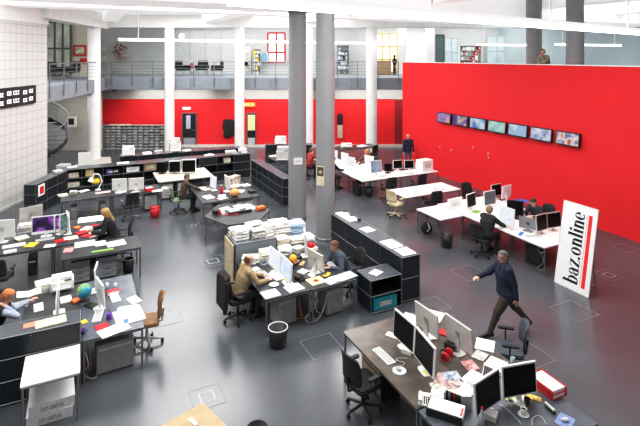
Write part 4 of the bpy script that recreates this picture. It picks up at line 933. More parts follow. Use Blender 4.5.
t = thing('globe', 'blue and green globe on the left front desks', 'globe', (.02 + .05, 10.74, .74), 0); part('foot', G().cyl((0, 0, 0), (0, 0, .03), .1, .08, 16), black, t); part('sphere', G().ball((0, 0, .2), .14, n=20), screen_mat('globe_map', [(.02, .25, .5), (.03, .35, .55), (.2, .4, .12), (.4, .42, .2)], 7, .0, lit=False), t); part('meridian', G().tube([(0, .15 * math.cos(R(q)), .2 + .15 * math.sin(R(q))) for q in range(-90, 91, 20)], .008), steel, t)
x, y = at(29, 294, .92); t = thing('newspaper', 'open white paper held by the reading person', 'paper', (x, y, .92), .1); part('left_page', G().box(-.21, .0, -.14, .14, 0, .004).xf(Matrix.Rotation(R(10), 4, 'Y')), paper, t); part('right_page', G().box(.0, .21, -.14, .14, 0, .004).xf(Matrix.Rotation(R(-10), 4, 'Y')), paper, t)
sheet((38.5, 307.5), .16, .34, .1, 'narrow white sheet before the reading person', paper, .01); carton(*at(44, 290, .74), .2, .3, .3, .16, 'cream box behind the held paper', paper2); printer(*at(62, 287, .74), .05, 'white desktop printer at the far end of the reading person\'s desk', .44, .36, .24)
sheet((31, 325), .22, .16, .05, 'pink sheet lying on the lower left sideboard', mat('salmon_paper', (.72, .26, .18), .7), .006, 1.1, pz=1.1); sheet((51, 322), .46, .26, .08, 'cream newspaper lying on the lower left sideboard', mat('cream_newsprint', (.66, .62, .42), .7, noise=.15, scale=20), .012, 1.1, pz=1.1); x, y = at(52, 322, 1.112); sheet((x, y), .22, .14, .08, 'grey photograph lying on the cream newspaper', news, .003, 1.112)
sheet((37.5, 366), .30, .22, .03, 'white envelope on the small white table', paper, .01)
for k in range(2):
    x, y = -.42 + .02 * k, 8.75; carton(x, y, .04 * k, .62, .5, .15, ('lower flat white printed box under the small white table', 'upper flat white printed box under the small white table')[k], paper, .16 * k, lid=paper)
sheet((115, 297.5), .16, .4, .1, 'white strip of paper below the red box on the blue-grey desk', paper, .008); binder(*at(113, 294, .74), .15, .24, .11, .08, redc, 'red box with white print on the blue-grey desk', 'folder', 'folder')
for k, px in enumerate((107, 115.5)):
    t = thing('drinking_glass', ('pale drinking glass left behind the red box', 'pale drinking glass right behind the red box')[k], 'glass', at(px, 289.5, .74) + (.74,), 0); part('tumbler', G().lathe([(0, 0), (.03, 0), (.036, .13), (.031, .13), (.026, .008), (0, .008)], n=14), mat('pale_tumbler', (.55, .62, .75), .15), t); part('drink', G().lathe([(0, .07), (.029, .07)], n=14), bluepap, t)
sheet((129, 316), .5, .55, .1, 'large white papers spread on the near right of the blue-grey desk', paper, .014); sheet((128, 309), .4, .12, -.1, 'white roll-like papers before the tan chair', paper, .04, name='paper_pile'); sheet((102, 327), .22, .2, .3, 'red pamphlet at the near edge of the blue-grey desk', redc, .012); sheet((114, 330), .5, .3, .3, 'white newspaper sheets at the near edge of the blue-grey desk', paper, .008)
x, y = at(126, 321, .757); sheet((x, y), .08, .14, 0, 'small blue card on the large white papers', bluec, .004, .757); t = thing('pen_cup', 'purple pen cup on the blue-grey desk', 'cup', at(109, 319, .74) + (.74,), 0); part('cup', G().cyl((0, 0, 0), (0, 0, .11), .05, n=16), purple, t); part('pen', G().cyl((0, 0, .1), (.02, 0, .17), .005), black, t); part('pen', G().cyl((.02, 0, .1), (.0, .02, .16), .005), redc, t)
keyboard(*at(98, 316, .74), R(80), 'white keyboard below the near monitor facing the tan chair'); sheet((84, 322), .1, .12, .4, 'yellow note at the near edge beside the lower left sideboard', yellow, .01); mug(*at(83, 334, .74), purple, 'purple mug on the near left corner of the blue-grey desk')
tower(.55, 9.55, R(4), 'large grey computer under the blue-grey desk', mat('grey_case', (.33, .335, .34), .45), .52, .62, .34); cable([(.05, 9.3, .6), (.12, 9.25, .3), (.06, 9.35, .1), (.2, 9.3, .02), (.3, 9.5, .02)], 'white cables dangling under the blue-grey desk beside the small white table'); cable([(.1, 9.45, .6), (.16, 9.4, .25), (.1, 9.4, .012), (.25, 9.6, .012)], 'orange cable on the floor under the blue-grey desk', orange)

# ------------------------------------------------------------------ centre island
desk(3.30, 4.31, 9.16, 11.3, dark_top, 'dark desk of the person in tan sweater'); desk(4.31, 5.38, 9.14, 11.3, dark_top, 'dark desk of the person in slate shirt')
chair(3.0, 10.05, R(4), 'black task chair of the person in tan sweater with a dark jacket over it', backh=1.02); chair(5.78, 10.05, R(182), 'black task chair of the person in slate shirt')
t = thing('draped_jacket', 'dark brown jacket hung over the tan sweater person\'s chair', 'jacket', (2.75, 10.04, 0), R(4)); part('jacket', G().add([(-.13, -.25, .34), (-.13, .25, .34), (-.05, .24, .42), (-.05, -.24, .42), (-.10, -.24, 1.0), (-.10, .24, 1.0), (.02, .2, 1.05), (.02, -.2, 1.05)], [(0, 3, 2, 1), (4, 5, 6, 7), (0, 1, 5, 4), (2, 3, 7, 6), (1, 2, 6, 5), (3, 0, 4, 7)]), mat('dark_brown_cloth', (.030, .022, .02), .85, noise=.15, scale=30), t); part('sleeve', G().cyl((-.07, -.24, .95), (-.1, -.2, .3), .06, .045), mat('dark_brown_cloth', (.06, .04, .03)), t); part('sleeve', G().cyl((-.07, .24, .95), (-.1, .22, .35), .06, .045), mat('dark_brown_cloth', (.06, .04, .03)), t)
monpx((268.7, 264), (280.5, 273.5), .41, scr_white, 'far one of two bright monitors before the person in tan sweater', lift=.1, w=.56); monpx((281.3, 274), (290.8, 284), .41, scr_blue, 'near one of two bright monitors before the person in tan sweater', lift=.1, w=.56)
monpx((308, 262.5), (324.5, 272.5), .36, scr_grey, 'white-backed monitor before the person in slate shirt', True, lift=.1, w=.60, body=silver); monitor(4.93, 10.78, R(70), .5, .5, scr_grey, 'white monitor seen edge-on behind the yellow toy', lift=.1)
keyboard(*at(265.5, 275.5, .74), R(-82), 'white keyboard before the person in tan sweater'); sheet((277, 276), .26, .42, .15, 'white papers between keyboard and bright monitors', paper, .012)
t = thing('plate', 'round white plate on the tan sweater person\'s desk', 'plate', at(274, 285, .74) + (.74,), 0); part('plate', G().lathe([(0, 0), (.06, 0), (.11, .016), (.105, .02), (.06, .006), (0, .006)], n=24), white_pl, t); part('inner_disc', G().cyl((0, 0, .006), (0, 0, .008), .05, n=18), bluepap, t)
sheet((270.5, 294.5), .34, .3, .05, 'white sheets on the near left corner of the centre desks', paper, .02); sheet((294, 288.5), .36, .3, .12, 'white sheets at the near edge left of the sunflower picture', paper, .02)
x, y = at(316, 281, .74); t = thing('printed_card', 'cream card with a dark red flower on the centre desks', 'card', (x, y, .74), .1); part('card', G().box(-.18, .18, -.16, .16, 0, .01), mat('cream_card', (.85, .72, .42), .6, noise=.06), t); g = G()
for k in range(8): a = k * .785; g.cyl((.05 * math.cos(a), .05 * math.sin(a), .01), (.05 * math.cos(a), .05 * math.sin(a), .012), .026, n=8, mi=0)
part('flower', g.cyl((0, 0, .012), (0, 0, .014), .035, n=10, mi=1), [orange, mat('maroon', (.15, .03, .02), .6)], t)
sheet((331.5, 281), .3, .26, .3, 'white papers right of the flower card', paper, .015); sheet((345.5, 276.5), .48, .3, .15, 'pale blue papers at the right end of the centre desks', bluepap, .012); x, y = at(349, 279.5, .757); sheet((x, y), .5, .03, .2, 'black ruler across the pale blue papers', black, .006, .754)
t = thing('banana_bunch', 'bunch of yellow bananas on the slate shirt person\'s desk', 'fruit', at(327.5, 276, .74) + (.74,), .4); 
for k in range(3): part('banana', G().tube([(-.1, .03 * k, .02), (-.05, .03 * k - .02, .018), (.02, .03 * k - .025, .018), (.09, .03 * k, .03)], .018), mat('banana_yellow', (.72, .55, .08), .5), t)
keyboard(*at(332, 266, .74), R(85), 'white keyboard before the person in slate shirt'); mug(*at(314, 271.5, .74), white_pl, 'white mug beside the silver-backed monitor'); phone(*at(264.5, 264, .74), R(-60), 'grey desk phone beside the paper piles on the tan sweater person\'s desk', midgrey)
carton(*at(292, 263, .74), .4, .36, .3, .14, 'black box behind the bright monitors', black, lid=black); x, y = at(296.5, 258.5, .9); t = thing('toy_figure', 'round yellow plush toy sitting on the black box', 'toy', (*at(293, 262, .88), .888), .4)
part('body', G().ball((0, 0, .08), .085, (1, 1, .95)), mat('yellow_plush', (.78, .45, .05), .9, noise=.1, scale=30), t); part('foot', G().ball((.06, -.05, .022), .03), orange, t); part('foot', G().ball((-.03, -.075, .022), .03), orange, t)
sheet((303, 272), .2, .2, .5, 'pale notes under the silver-backed monitor', paper, .02); phone(*at(300, 279.5, .74), .3, 'black desk phone between the centre monitors', black); sheet((302, 264), .24, .1, .9, 'brown envelope right of the black box', cardboard, .02); sheet((311, 276), .1, .16, .2, 'small white box under the white mug', paper, .03)
tower(3.85, 9.6, .1, 'grey computer under the tan sweater person\'s desk', mat('grey_case', (.3, .3, .3)), .56, .42, .4); tower(4.95, 9.55, .1, 'grey computer under the slate shirt person\'s desk', mat('grey_case', (.3, .3, .3)), .56, .42, .4)
bin_(*at(278, 345.5, 0), black, 'black waste bin with white liner rim before the centre desks', .19, .36, white_pl)
cable([(4.3, 9.3, .62), (4.35, 9.25, .3), (4.25, 9.3, .05), (4.45, 9.25, .02), (4.7, 9.3, .3), (4.8, 9.35, .55)], 'white cables looping under the middle of the centre desks', r=.009); cable([(4.4, 9.4, .6), (4.5, 9.3, .2), (4.6, 9.4, .02), (4.4, 9.3, .1), (4.55, 9.35, .4)], 'second white cable loop nearer the slate shirt person\'s computer', r=.008); cable([(4.15, 9.45, .5), (4.2, 9.35, .1), (4.35, 9.45, .02), (4.1, 9.5, .02)], 'orange cable on the floor under the tan sweater person\'s desk', orange, r=.008)
# cabinet and the paper piles behind the centre desks
sideboard(3.86, 11.75, 0, 1.05, .78, 1.08, 1, 2, 'grey cabinet with a tan side under the tall paper piles', panel=grey_paint, top=midgrey, name='cabinet', cat='cabinet'); solo('side_panel_board', G().box(-.03, 0, -.36, .36, 0, 1.06).box(-.034, -.03, -.3, .3, .1, .9), mat('tan_board', (.62, .54, .38), .6), 'tan board leaning against the side of the grey cabinet', 'board', (3.30, 11.75, 0))
desk(4.42, 5.5, 11.34, 12.3, dark_top, 'dark table behind the centre desks buried in newspapers', name='paper_table', cat='table')
rr = random.Random(11); base = 1.08
PL = [(3.55, 11.62, .34, .28, .34, paper, 'tall white newspaper pile at the front left on the grey cabinet'), (3.95, 11.55, .34, .26, .30, news, 'grey newspaper pile at the front middle on the grey cabinet'), (4.22, 11.62, .22, .26, .38, paper, 'narrow white pile at the front right on the grey cabinet'),
      (3.55, 11.96, .36, .3, .26, paper2, 'cream newspaper pile at the back left on the grey cabinet'), (4.0, 11.95, .4, .3, .34, paper, 'white newspaper pile at the back right on the grey cabinet')]
for x, y, w, l, h, m, lb in PL: sheet((x, y), w, l, rr.uniform(-.15, .15), lb, m, h * .75, base, 'newspaper_pile', 'newspapers')
PL2 = [(4.72, 12.05, .5, .4, .62, paper, 'tall white newspaper pile at the back of the buried table'), (5.2, 12.08, .5, .36, .5, bluepap, 'pale blue-grey pile at the back right of the buried table'), (4.62, 11.6, .36, .36, .3, paper2, 'cream newspaper pile at the front left of the buried table'), (5.02, 11.58, .36, .36, .2, news, 'low grey newspaper pile in the middle of the buried table'), (5.33, 11.6, .24, .36, .22, paper, 'small white pile at the front right of the buried table')]
for x, y, w, l, h, m, lb in PL2: sheet((x, y), w, l, rr.uniform(-.2, .2), lb, m, h * .8, .74, 'newspaper_pile', 'newspapers')
PL3 = [(3.6, 11.05, .4, .3, .14, paper, 'white papers on the far end of the tan sweater person\'s desk'), (4.0, 11.05, .34, .3, .2, paper2, 'cream papers on the far end of the tan sweater person\'s desk'), (4.5, 11.08, .34, .3, .18, paper, 'white papers on the far left of the slate shirt person\'s desk'), (4.85, 11.1, .3, .26, .12, news, 'grey papers on the far middle of the slate shirt person\'s desk'), (5.18, 11.05, .3, .3, .08, paper, 'flat white papers on the far right of the slate shirt person\'s desk')]
for x, y, w, l, h, m, lb in PL3: sheet((x, y), w, l, rr.uniform(-.3, .3), lb, m, h, .74, 'newspaper_pile', 'newspapers')
for k, (x, y, z, r, lb) in enumerate(((3.6, 11.64, 1.08 + .34 * .75, .3, 'loose white newspaper on top of the front left pile'), (4.72, 12.03, .74 + .62 * .8, -.3, 'loose white newspaper on top of the tallest back pile'))): sheet((x, y), .42, .34, r, lb, paper, .01, z, 'newspaper', 'newspapers')
t = thing('baseball_cap', 'red cap lying on the paper piles of the centre desks', 'cap', (5.18, 11.05, .82), .4); part('crown', G().lathe([(.09, 0), (.09, .05), (.06, .1), (0, .115)], n=16), redc, t); part('brim', G().prism([(.05, -.08), (.15, -.05), (.17, 0), (.15, .05), (.05, .08)], 0, .012), redc, t)
# sideboard beside the slate shirt person
sideboard(6.78, 10.8, R(-90), 3.46, .50, 1.03, 4, 2, 'long dark sideboard right of the centre desks with papers on top')
t = thing('document_tray', 'white flat tray with black clips at the far end of the centre sideboard', 'tray', (6.78, 12.05, 1.03), .03); part('tray', G().box(-.16, .16, -.42, .42, 0, .03), white_pl, t)
for sy in (-.4, 0, .4): part('clip', G().box(.1, .19, sy - .04, sy + .04, .0, .06), black, t)
sheet((6.78, 10.95), .3, .34, .1, 'white sheet in the middle of the centre sideboard', paper, .006, 1.03); sheet((6.78, 9.85), .36, .5, .05, 'far white sheets on the near end of the centre sideboard', paper, .01, 1.03); sheet((6.80, 9.33), .36, .4, -.03, 'near white sheets on the near end of the centre sideboard', paper, .01, 1.03)
sideboard(6.03, 9.25, 0, .80, .6, .74, 1, 2, 'small dark open shelf with a teal box, before the centre sideboard', {(0, 0), (0, 1)}, name='open_shelf', cat='shelf'); carton(6.03, 9.14, 0, .6, .32, .24, 'teal box in the lower compartment of the small open shelf', teal, .03 + .014, lid=teal); sheet((5.95, 9.25), .26, .22, .4, 'white sheet on top of the small open shelf', paper, .006)

# ------------------------------------------------------------------ white tables in the right half
desk(10.01, 12.48, 13.69, 14.77, white_top, 'empty white table standing alone in the right half', name='white_table', cat='table'); chair(9.88, 14.1, R(15), 'cream leather swivel chair at the end of the lone white table', cream_leather, cream_leather); chair(11.05, 13.5, R(80), 'black task chair at the near side of the lone white table')
t = thing('clipboard', 'black edged clipboard on the lone white table', 'clipboard', at(439, 188.5, .74) + (.74,), -.5); part('board', G().box(-.15, .15, -.2, .2, 0, .006), black, t); part('sheet', G().box(-.125, .125, -.175, .16, .006, .008), paper, t)
desk(9.82, 11.66, 16.22, 17.33, white_top, 'far white desk with the pale blue screen', name='white_desk'); desk(11.66, 13.55, 16.2, 17.0, white_top, 'far white desk with two dark monitors and a carton', name='white_desk'); desk(9.86, 10.9, 17.35, 19.2, white_top, 'far white desk beyond the pale blue screen', name='white_desk'); desk(9.9, 10.94, 19.2, 21.0, white_top, 'furthest white desk of the back bench', name='white_desk'); desk(10.94, 11.5, 17.4, 20.0, white_top, 'narrow white desk on the inner side of the back bench', name='white_desk')
monpx((369.5, 173.5), (383, 172), .50, screen_mat('pale_blue_screen', [(.35, .48, .75), (.6, .7, .88), (.75, .82, .92)], 3, .5, seed=4), 'white monitor with a pale blue picture on the far white desk', lift=.1, w=.52); monpx((384, 171.5), (392, 171), .32, scr_off, 'small black monitor right of the pale blue screen', lift=.08, w=.34, body=black)
monpx((393, 169), (402.5, 168.3), .36, scr_off, 'left one of two dark monitors on the far white desk near the carton', lift=.1, w=.44); monpx((404, 168.8), (414.3, 168.3), .36, scr_off, 'right one of two dark monitors on the far white desk near the carton', lift=.1, w=.44)
carton(13.15, 16.65, .1, .6, .42, .44, 'white carton on the right end of the far white desk', paper, lid=paper); t = thing('gift_bag', 'small red and white bag left of the white carton', 'bag', at(417, 169, .74) + (.74,), .2); part('bag', G().box(-.1, .1, -.06, .06, 0, .26), mat('red_white_bag', (.75, .35, .3), .6, noise=.4, scale=15), t); part('handle', G().tube([(-.05, 0, .26), (-.03, 0, .32), (.03, 0, .32), (.05, 0, .26)], .008), redc, t)
monitor(10.42, 18.2, R(-75), .5, .42, scr_white, 'bright monitor turned to the person in black at the back bench', lift=.1); monitor(10.6, 19.0, R(100), .5, .44, scr_off, 'dark monitor in the middle of the back bench', lift=.1); monitor(10.5, 19.9, R(-80), .5, .42, scr_white, 'bright monitor before the person in red top', lift=.1); monitor(11.25, 18.0, R(110), .5, .44, scr_grey, 'grey monitor before the person with reddish hair', lift=.1)
sheet((10.1, 16.7), .4, .3, .3, 'yellow-white papers on the corner of the far white desk', mat('pale_yellow_paper', (.78, .76, .5), .7), .02); sheet((10.2, 17.8), .3, .4, .1, 'papers before the person in black at the back bench', paper, .02); keyboard(11.0, 16.55, .1, 'white keyboard before the pale blue screen', grey_pl); keyboard(12.2, 16.4, 0, 'keyboard before the two dark far monitors', grey_pl)
chair(10.72, 15.75, R(85), 'black task chair before the pale blue screen'); chair(12.05, 15.65, R(95), 'black task chair before the two dark far monitors'); chair(9.28, 18.15, R(6), 'black task chair of the person in black at the back bench'); chair(9.34, 20.3, R(4), 'black task chair of the person in red top'); chair(11.83, 18.85, R(176), 'black task chair of the person with reddish hair')
tower(10.1, 17.0, 0, 'black computer with silver parts under the corner of the far white desk', black, .5, .3); bin_(10.35, 16.6, black, 'black waste bin under the corner of the far white desk', .16, .35)
# right bench
desk(9.58, 10.46, 11.38, 12.55, white_top, 'white desk standing out at the left end of the right bench', name='white_desk'); desk(10.56, 11.54, 8.56, 10.5, white_top, 'near left white desk of the right bench, beside the banner', name='white_desk'); desk(11.54, 12.42, 8.56, 10.5, white_top, 'near right white desk of the right bench, behind the banner', name='white_desk'); desk(10.50, 11.54, 10.5, 12.65, white_top, 'far left white desk of the right bench', name='white_desk'); desk(11.54, 12.7, 10.96, 12.65, white_top, 'far right white desk of the right bench, by the red wall', name='white_desk')
monpx((466.5, 208.5), (476.3, 205), .42, scr_off, 'leftmost dark monitor on the right bench', lift=.1, w=.5); monpx((484, 206), (495.8, 203.5), .44, scr_grey, 'second dark monitor from the left on the right bench', lift=.1, w=.52); monpx((492, 197), (501, 195), .4, scr_off, 'dark monitor furthest back on the right bench', lift=.1, w=.5, body=silver); monpx((501.5, 199), (510.5, 196.5), .42, scr_grey, 'white-backed monitor furthest back on the right bench', True, lift=.1, w=.5)
monpx((500.8, 223), (513, 227.5), .5, scr_white, 'bright white monitor before the blond-haired person in black', lift=.1, w=.5); monpx((510.5, 215), (520, 216), .44, scr_off, 'dark monitor behind the bright white one on the right bench', lift=.1, w=.46, body=black); monpx((522.5, 227.5), (534.5, 230), .32, scr_grey, 'low grey-backed monitor on the near right bench', True, lift=.06, w=.5, body=midgrey)
monpx((536.5, 232), (547, 229), .44, scr_off, 'left one of two black screens beside the banner', lift=.1, w=.46, body=silver); monpx((548, 228.5), (560, 226.5), .42, scr_off, 'right one of two black screens beside the banner', lift=.1, w=.52, body=silver)
carton(*at(455, 208.5, .74), .1, .62, .05, .32, 'white board standing on the desk that stands out from the right bench', paper, lid=paper); keyboard(*at(533, 236, .74), R(-20), 'keyboard before the two black screens beside the banner', grey_pl)
for k, (px, py, w, l, r, m, lb) in enumerate(((437, 212.5, .2, .14, .3, mat('rose_note', (.8, .55, .55), .7), 'pink note on the desk standing out from the right bench'), (449, 216, .25, .2, .1, paper, 'white sheet on the near corner of the desk standing out from the right bench'), (476, 212, .3, .2, .3, green, 'green and orange magazine left of the blond-haired person in black'), (507, 219, .3, .4, .4, paper, 'white papers beside the bright white monitor'), (519, 201.5, .6, .4, -.3, bluec, 'blue folder on the wall side of the right bench'), (497, 210, .3, .3, .5, paper, 'white papers in the middle of the right bench'), (512, 205, .4, .12, .2, redc, 'red folder on the wall side of the right bench'), (521, 234, .3, .1, .5, bluec, 'blue mat on the near left white desk'))):
    sheet((px, py), w, l, r, lb, m, .012)
chair(10.1, 10.25, R(12), 'black task chair of the blond-haired person in black'); chair(12.85, 10.45, R(184), 'black task chair of the person bent over the right bench'); chair(12.35, 13.05, R(-95), 'black task chair by the red wall behind the furthest monitors', backh=1.08)
bin_(*at(447, 247, 0), black, 'black waste bin before the desk standing out from the right bench', .17, .38); t = thing('rucksack', 'black rucksack with cables on the floor under the standing-out desk', 'bag', at(426, 233, 0) + (0,), .3); part('bag', G().ball((0, 0, .18), .22, (1, .7, .82)), black_cloth, t); part('strap', G().tube([(-.12, -.12, .1), (-.08, -.2, .22), (-.05, -.1, .36)], .02), grey_pl, t); part('pocket', G().ball((.04, -.1, .12), .12, (1, .7, .7)), black_cloth, t)
tower(11.0, 9.2, 0, 'black computer on a floor stand under the near left white desk', black, .48, .25); cable([(10.7, 8.9, .6), (10.8, 8.8, .25), (10.72, 8.9, .03), (10.9, 8.8, .03)], 'grey cables under the near left white desk', grey_pl)

# ------------------------------------------------------------------ the banner
t = thing('banner_board', 'tall white leaning banner reading baz.online with a red stripe', 'banner', (10.53, 7.81, 0), R(-90)); BH, BWd, LEAN = 2.02, .90, math.atan2(.37, 2.01)
TB = Matrix.Rotation(-LEAN, 4, 'X')                       # local: x to the right along the board, z up, leaning back
TB = Matrix.Translation((0, 0, .0)) @ TB
part('panel', G().box(-BWd / 2, BWd / 2, 0, .03, .01, BH).xf(TB), mat('banner_white', (.84, .84, .85), .4, noise=.01), t)
part('edge_frame', G().box(-BWd / 2 - .008, BWd / 2 + .008, -.004, .034, 0, .02).box(-BWd / 2 - .008, -BWd / 2, -.004, .034, 0, BH).box(BWd / 2, BWd / 2 + .008, -.004, .034, 0, BH).box(-BWd / 2, BWd / 2, -.004, .034, BH, BH + .008).xf(TB), silver, t)
part('red_stripe', G().box(.245, .335, -.004, 0, .15, 1.84).xf(TB), mat('banner_red', (.80, .03, .03), .5), t); part('thin_red_line', G().box(.205, .212, -.004, 0, .15, 1.84).xf(TB), mat('banner_red', (.8, .03, .03)), t)
part('back_strut', G().cyl((-.2, .40, 1.6), (-.2, .62, .0), .014).cyl((.2, .40, 1.6), (.2, .62, .0), .014).cyl((-.2, .62, .015), (.2, .62, .015), .014), steel, t)
# condensed high-contrast serif letters, drawn along u (reading direction) and v (letter height)
LET = []; CUT = []
def rect(u0, u1, v0, v1): LET.append([(u0, v0), (u1, v0), (u1, v1), (u0, v1)])
def ring(cu, cv, ru, rv, iu, iv, a0=0, a1=360, n=28):
    for k in range(n):
        a, b = R(a0 + (a1 - a0) * k / n), R(a0 + (a1 - a0) * (k + 1) / n)
        LET.append([(cu + iu * math.cos(a), cv + iv * math.sin(a)), (cu + ru * math.cos(a), cv + rv * math.sin(a)), (cu + ru * math.cos(b), cv + rv * math.sin(b)), (cu + iu * math.cos(b), cv + iv * math.sin(b))])
XH = 1.0; ST_ = .24; u = 0.
def serif(u0, u1, v, s=.07): rect(u0 - s, u1 + s, v, v + .05)
CUT.append(len(LET))      # b
rect(u + .08, u + .08 + ST_, 0, 1.55); rect(u, u + .08, 1.5, 1.55); ring(u + .44, .5, .37, .52, .14, .46, -122, 122); u += .92
CUT.append(len(LET))      # a
ring(u + .3, .74, .30, .28, .12, .235, 10, 178); LET.append([(u + .02, .68 + k * 0) for k in ()] or [(u + .0, .72), (u + .0, .60), (u + .17, .60), (u + .17, .72)]); rect(u + .40, u + .40 + ST_, .04, .78); ring(u + .33, .27, .33, .29, .12, .22, 75, 300); rect(u + .62, u + .76, 0, .05); rect(u + .48, u + .66, 0, .1); u += .84
CUT.append(len(LET))      # z
rect(u, u + .66, .94, 1.0); rect(u, u + .66, 0, .06); LET.append([(u, .06), (u + .27, .06), (u + .66, .94), (u + .39, .94)]); rect(u, u + .05, .74, .95); rect(u + .61, u + .66, .05, .28); u += .78
CUT.append(len(LET))      # .
ring(u + .12, .12, .13, .13, 0, 0); u += .34
CUT.append(len(LET))      # o
ring(u + .38, .5, .38, .52, .15, .46); u += .86
def letter_n(u):
    CUT.append(len(LET))
    rect(u + .08, u + .08 + ST_, 0, 1.0); serif(u + .08, u + .08 + ST_, 0); rect(u, u + .1, .95, 1.0)
    ring(u + .46, .66, .30, .35, .06, .29, 0, 160); rect(u + .52, u + .52 + ST_, 0, .67); serif(u + .52, u + .52 + ST_, 0); return u + .90
u = letter_n(u)
CUT.append(len(LET))      # l
rect(u + .08, u + .08 + ST_, 0, 1.55); rect(u, u + .1, 1.5, 1.55); serif(u + .08, u + .08 + ST_, 0); u += .46
CUT.append(len(LET))      # i
rect(u + .08, u + .08 + ST_, 0, 1.0); rect(u, u + .1, .95, 1.0); serif(u + .08, u + .08 + ST_, 0); ring(u + .2, 1.32, .14, .14, 0, 0); u += .46
u = letter_n(u)
CUT.append(len(LET))      # e
ring(u + .37, .5, .37, .52, .15, .46, 0, 318); rect(u + .15, u + .72, .48, .53); u += .78
su = 1.70 / u; sv = .25
CUT.append(len(LET))
for c0, c1 in zip(CUT[:-1], CUT[1:]):
    g = G()
    for poly in LET[c0:c1]:
        q = [(.145 - b * sv * .98, -.004, .155 + a * su) for a, b in poly]       # letters lie on their side, reading upwards
        g.add(q, [tuple(range(len(q))), tuple(range(len(q) - 1, -1, -1))])
    part('letter', g.xf(TB), mat('letter_black', (.012, .012, .012), .5), t)

# ------------------------------------------------------------------ front right group
desk(4.15, 5.15, 5.42, 7.53, oak_dark, 'brown desk at the front with two black screens', frame=steel); desk(5.15, 6.15, 5.42, 7.53, oak_dark, 'brown desk at the front on the walking person\'s side', frame=steel); desk(4.15, 6.15, 4.15, 5.40, blue_top, 'blue-grey cross desk at the bottom right with two black screens', frame=steel)
monpx((393.4, 334.5), (414.5, 354.5), .45, scr_off, 'far one of two black screens at the front facing the empty black chair', lift=.08, w=.60); monpx((415, 355), (433.5, 379), .45, scr_off, 'near one of two black screens at the front facing the empty black chair', lift=.08, w=.62)
monpx((416.5, 322.5), (439, 339.5), .40, scr_grey, 'far silver-backed monitor at the front seen from behind', True, lift=.10, w=.60, body=silver); monpx((446, 336), (472.8, 356), .41, scr_grey, 'near silver-backed monitor at the front seen from behind', True, lift=.10, w=.60, body=silver)
monpx((475.5, 417), (500, 400), .43, scr_off, 'left one of two black screens on the blue-grey cross desk', lift=.08, w=.56); monpx((503, 398.5), (536, 392), .43, scr_off, 'right one of two black screens on the blue-grey cross desk', lift=.08, w=.56)
k0, k1 = at(376, 349, .74), at(392, 364, .74); keyboard((k0[0] + k1[0]) / 2, (k0[1] + k1[1]) / 2, math.atan2(k1[1] - k0[1], k1[0] - k0[0]), 'white keyboard on the front brown desk', w=.46)
x, y = at(399.5, 371, .74); t = thing('mouse_pad', 'round white mouse pad on the front brown desk', 'mouse pad', (x, y, .74), 0); part('pad', G().cyl((0, 0, 0), (0, 0, .008), .11, n=28), white_pl, t); part('rim', G().lathe([(.105, .008), (.11, .012), (.1, .012)], n=28), grey_pl, t); mouse(x - .01, y + .01, .4, 'pale mouse on the round white pad', grey_pl, .748)
cable([(x + .03, y + .06, .76), (x + .18, y + .12, .746), (x + .12, y + .25, .746), (x + .3, y + .2, .746)], 'white mouse cable on the front brown desk', r=.004)
carton(*at(408, 352, .74), .5, .16, .16, .06, 'small white box under the far black screen', paper, lid=paper); sheet((393.5, 336), .12, .26, .5, 'narrow white sheet behind the far black screen', paper, .01); sheet((426, 374), .08, .1, .3, 'yellow sticky notes on the front brown desk', mat('sticky_yellow', (.8, .72, .3), .6), .02)
sheet((410, 319), .34, .34, .5, 'pale blue paper at the far end of the front brown desks', bluepap, .006); sheet((434, 316), .36, .32, .6, 'white paper at the far right end of the front brown desks', paper, .006); sheet((430, 336), .22, .22, .9, 'white notes under the far silver-backed monitor', paper, .02); binder(*at(442.5, 333, .74), .5, .16, .24, .02, redc, 'red and white notebook between the silver-backed monitors', 'notebook', 'notebook')
t = thing('headphones', 'red and black headphones on the front brown desks', 'headphones', at(447, 358, .74) + (.74,), .5)
for s in (-1, 1): part('ear_cushion', G().cyl((s * .1, 0, .05), (s * .06, 0, .05), .07, .07, 16).cyl((s * .06, 0, .05), (s * .055, 0, .05), .045, n=12), [redc], t)
part('headband', G().tube([(.1 * math.cos(R(q)), .11 * math.sin(R(q)), .05 + .03 * math.sin(R(q))) for q in range(0, 181, 18)], .016), black, t); carton(*at(451, 349, .74), .3, .1, .2, .08, 'black case behind the red and black headphones', black, lid=black)
phone(*at(425, 402, .74), R(-40), 'white desk phone on the near corner of the front brown desk', white_pl); t = thing('document_tray', 'black tray filled with white sheets on the front brown desk', 'tray', at(446, 414, .74) + (.74,), R(38)); part('tray', G().box(-.14, .14, -.24, .24, 0, .012).box(-.14, -.128, -.24, .24, .012, .1).box(.128, .14, -.24, .24, .012, .1).box(-.128, .128, .228, .24, .012, .1), black, t); part('sheets', G().box(-.122, .122, -.235, .225, .012, .105), paper, t); part('red_print', G().box(-.1, .06, -.225, -.2, .105, .107), redc, t)
x, y = at(459, 406, .74); rr = random.Random(2)
for k in range(7): 
    b = thing('disc_case', ('dark upright case at the left end of the row by the black tray', 'second dark upright case from the left by the black tray', 'third upright case from the left by the black tray', 'middle upright case of the row by the black tray', 'third upright case from the right by the black tray', 'second upright case from the right by the black tray', 'upright case at the right end of the row by the black tray')[k], 'case', (x - .07 + .018 * k, y + .09 - .032 * k, .74), R(-28), 'row of upright cases by the black tray')
    part('case', G().box(-.07, .07, -.013, .013, 0, .19), [black, midgrey, black, dark_red, black, black, midgrey][k], b); part('spine', G().box(-.066, .066, -.0115, .0115, .19, .193), paper2, b)
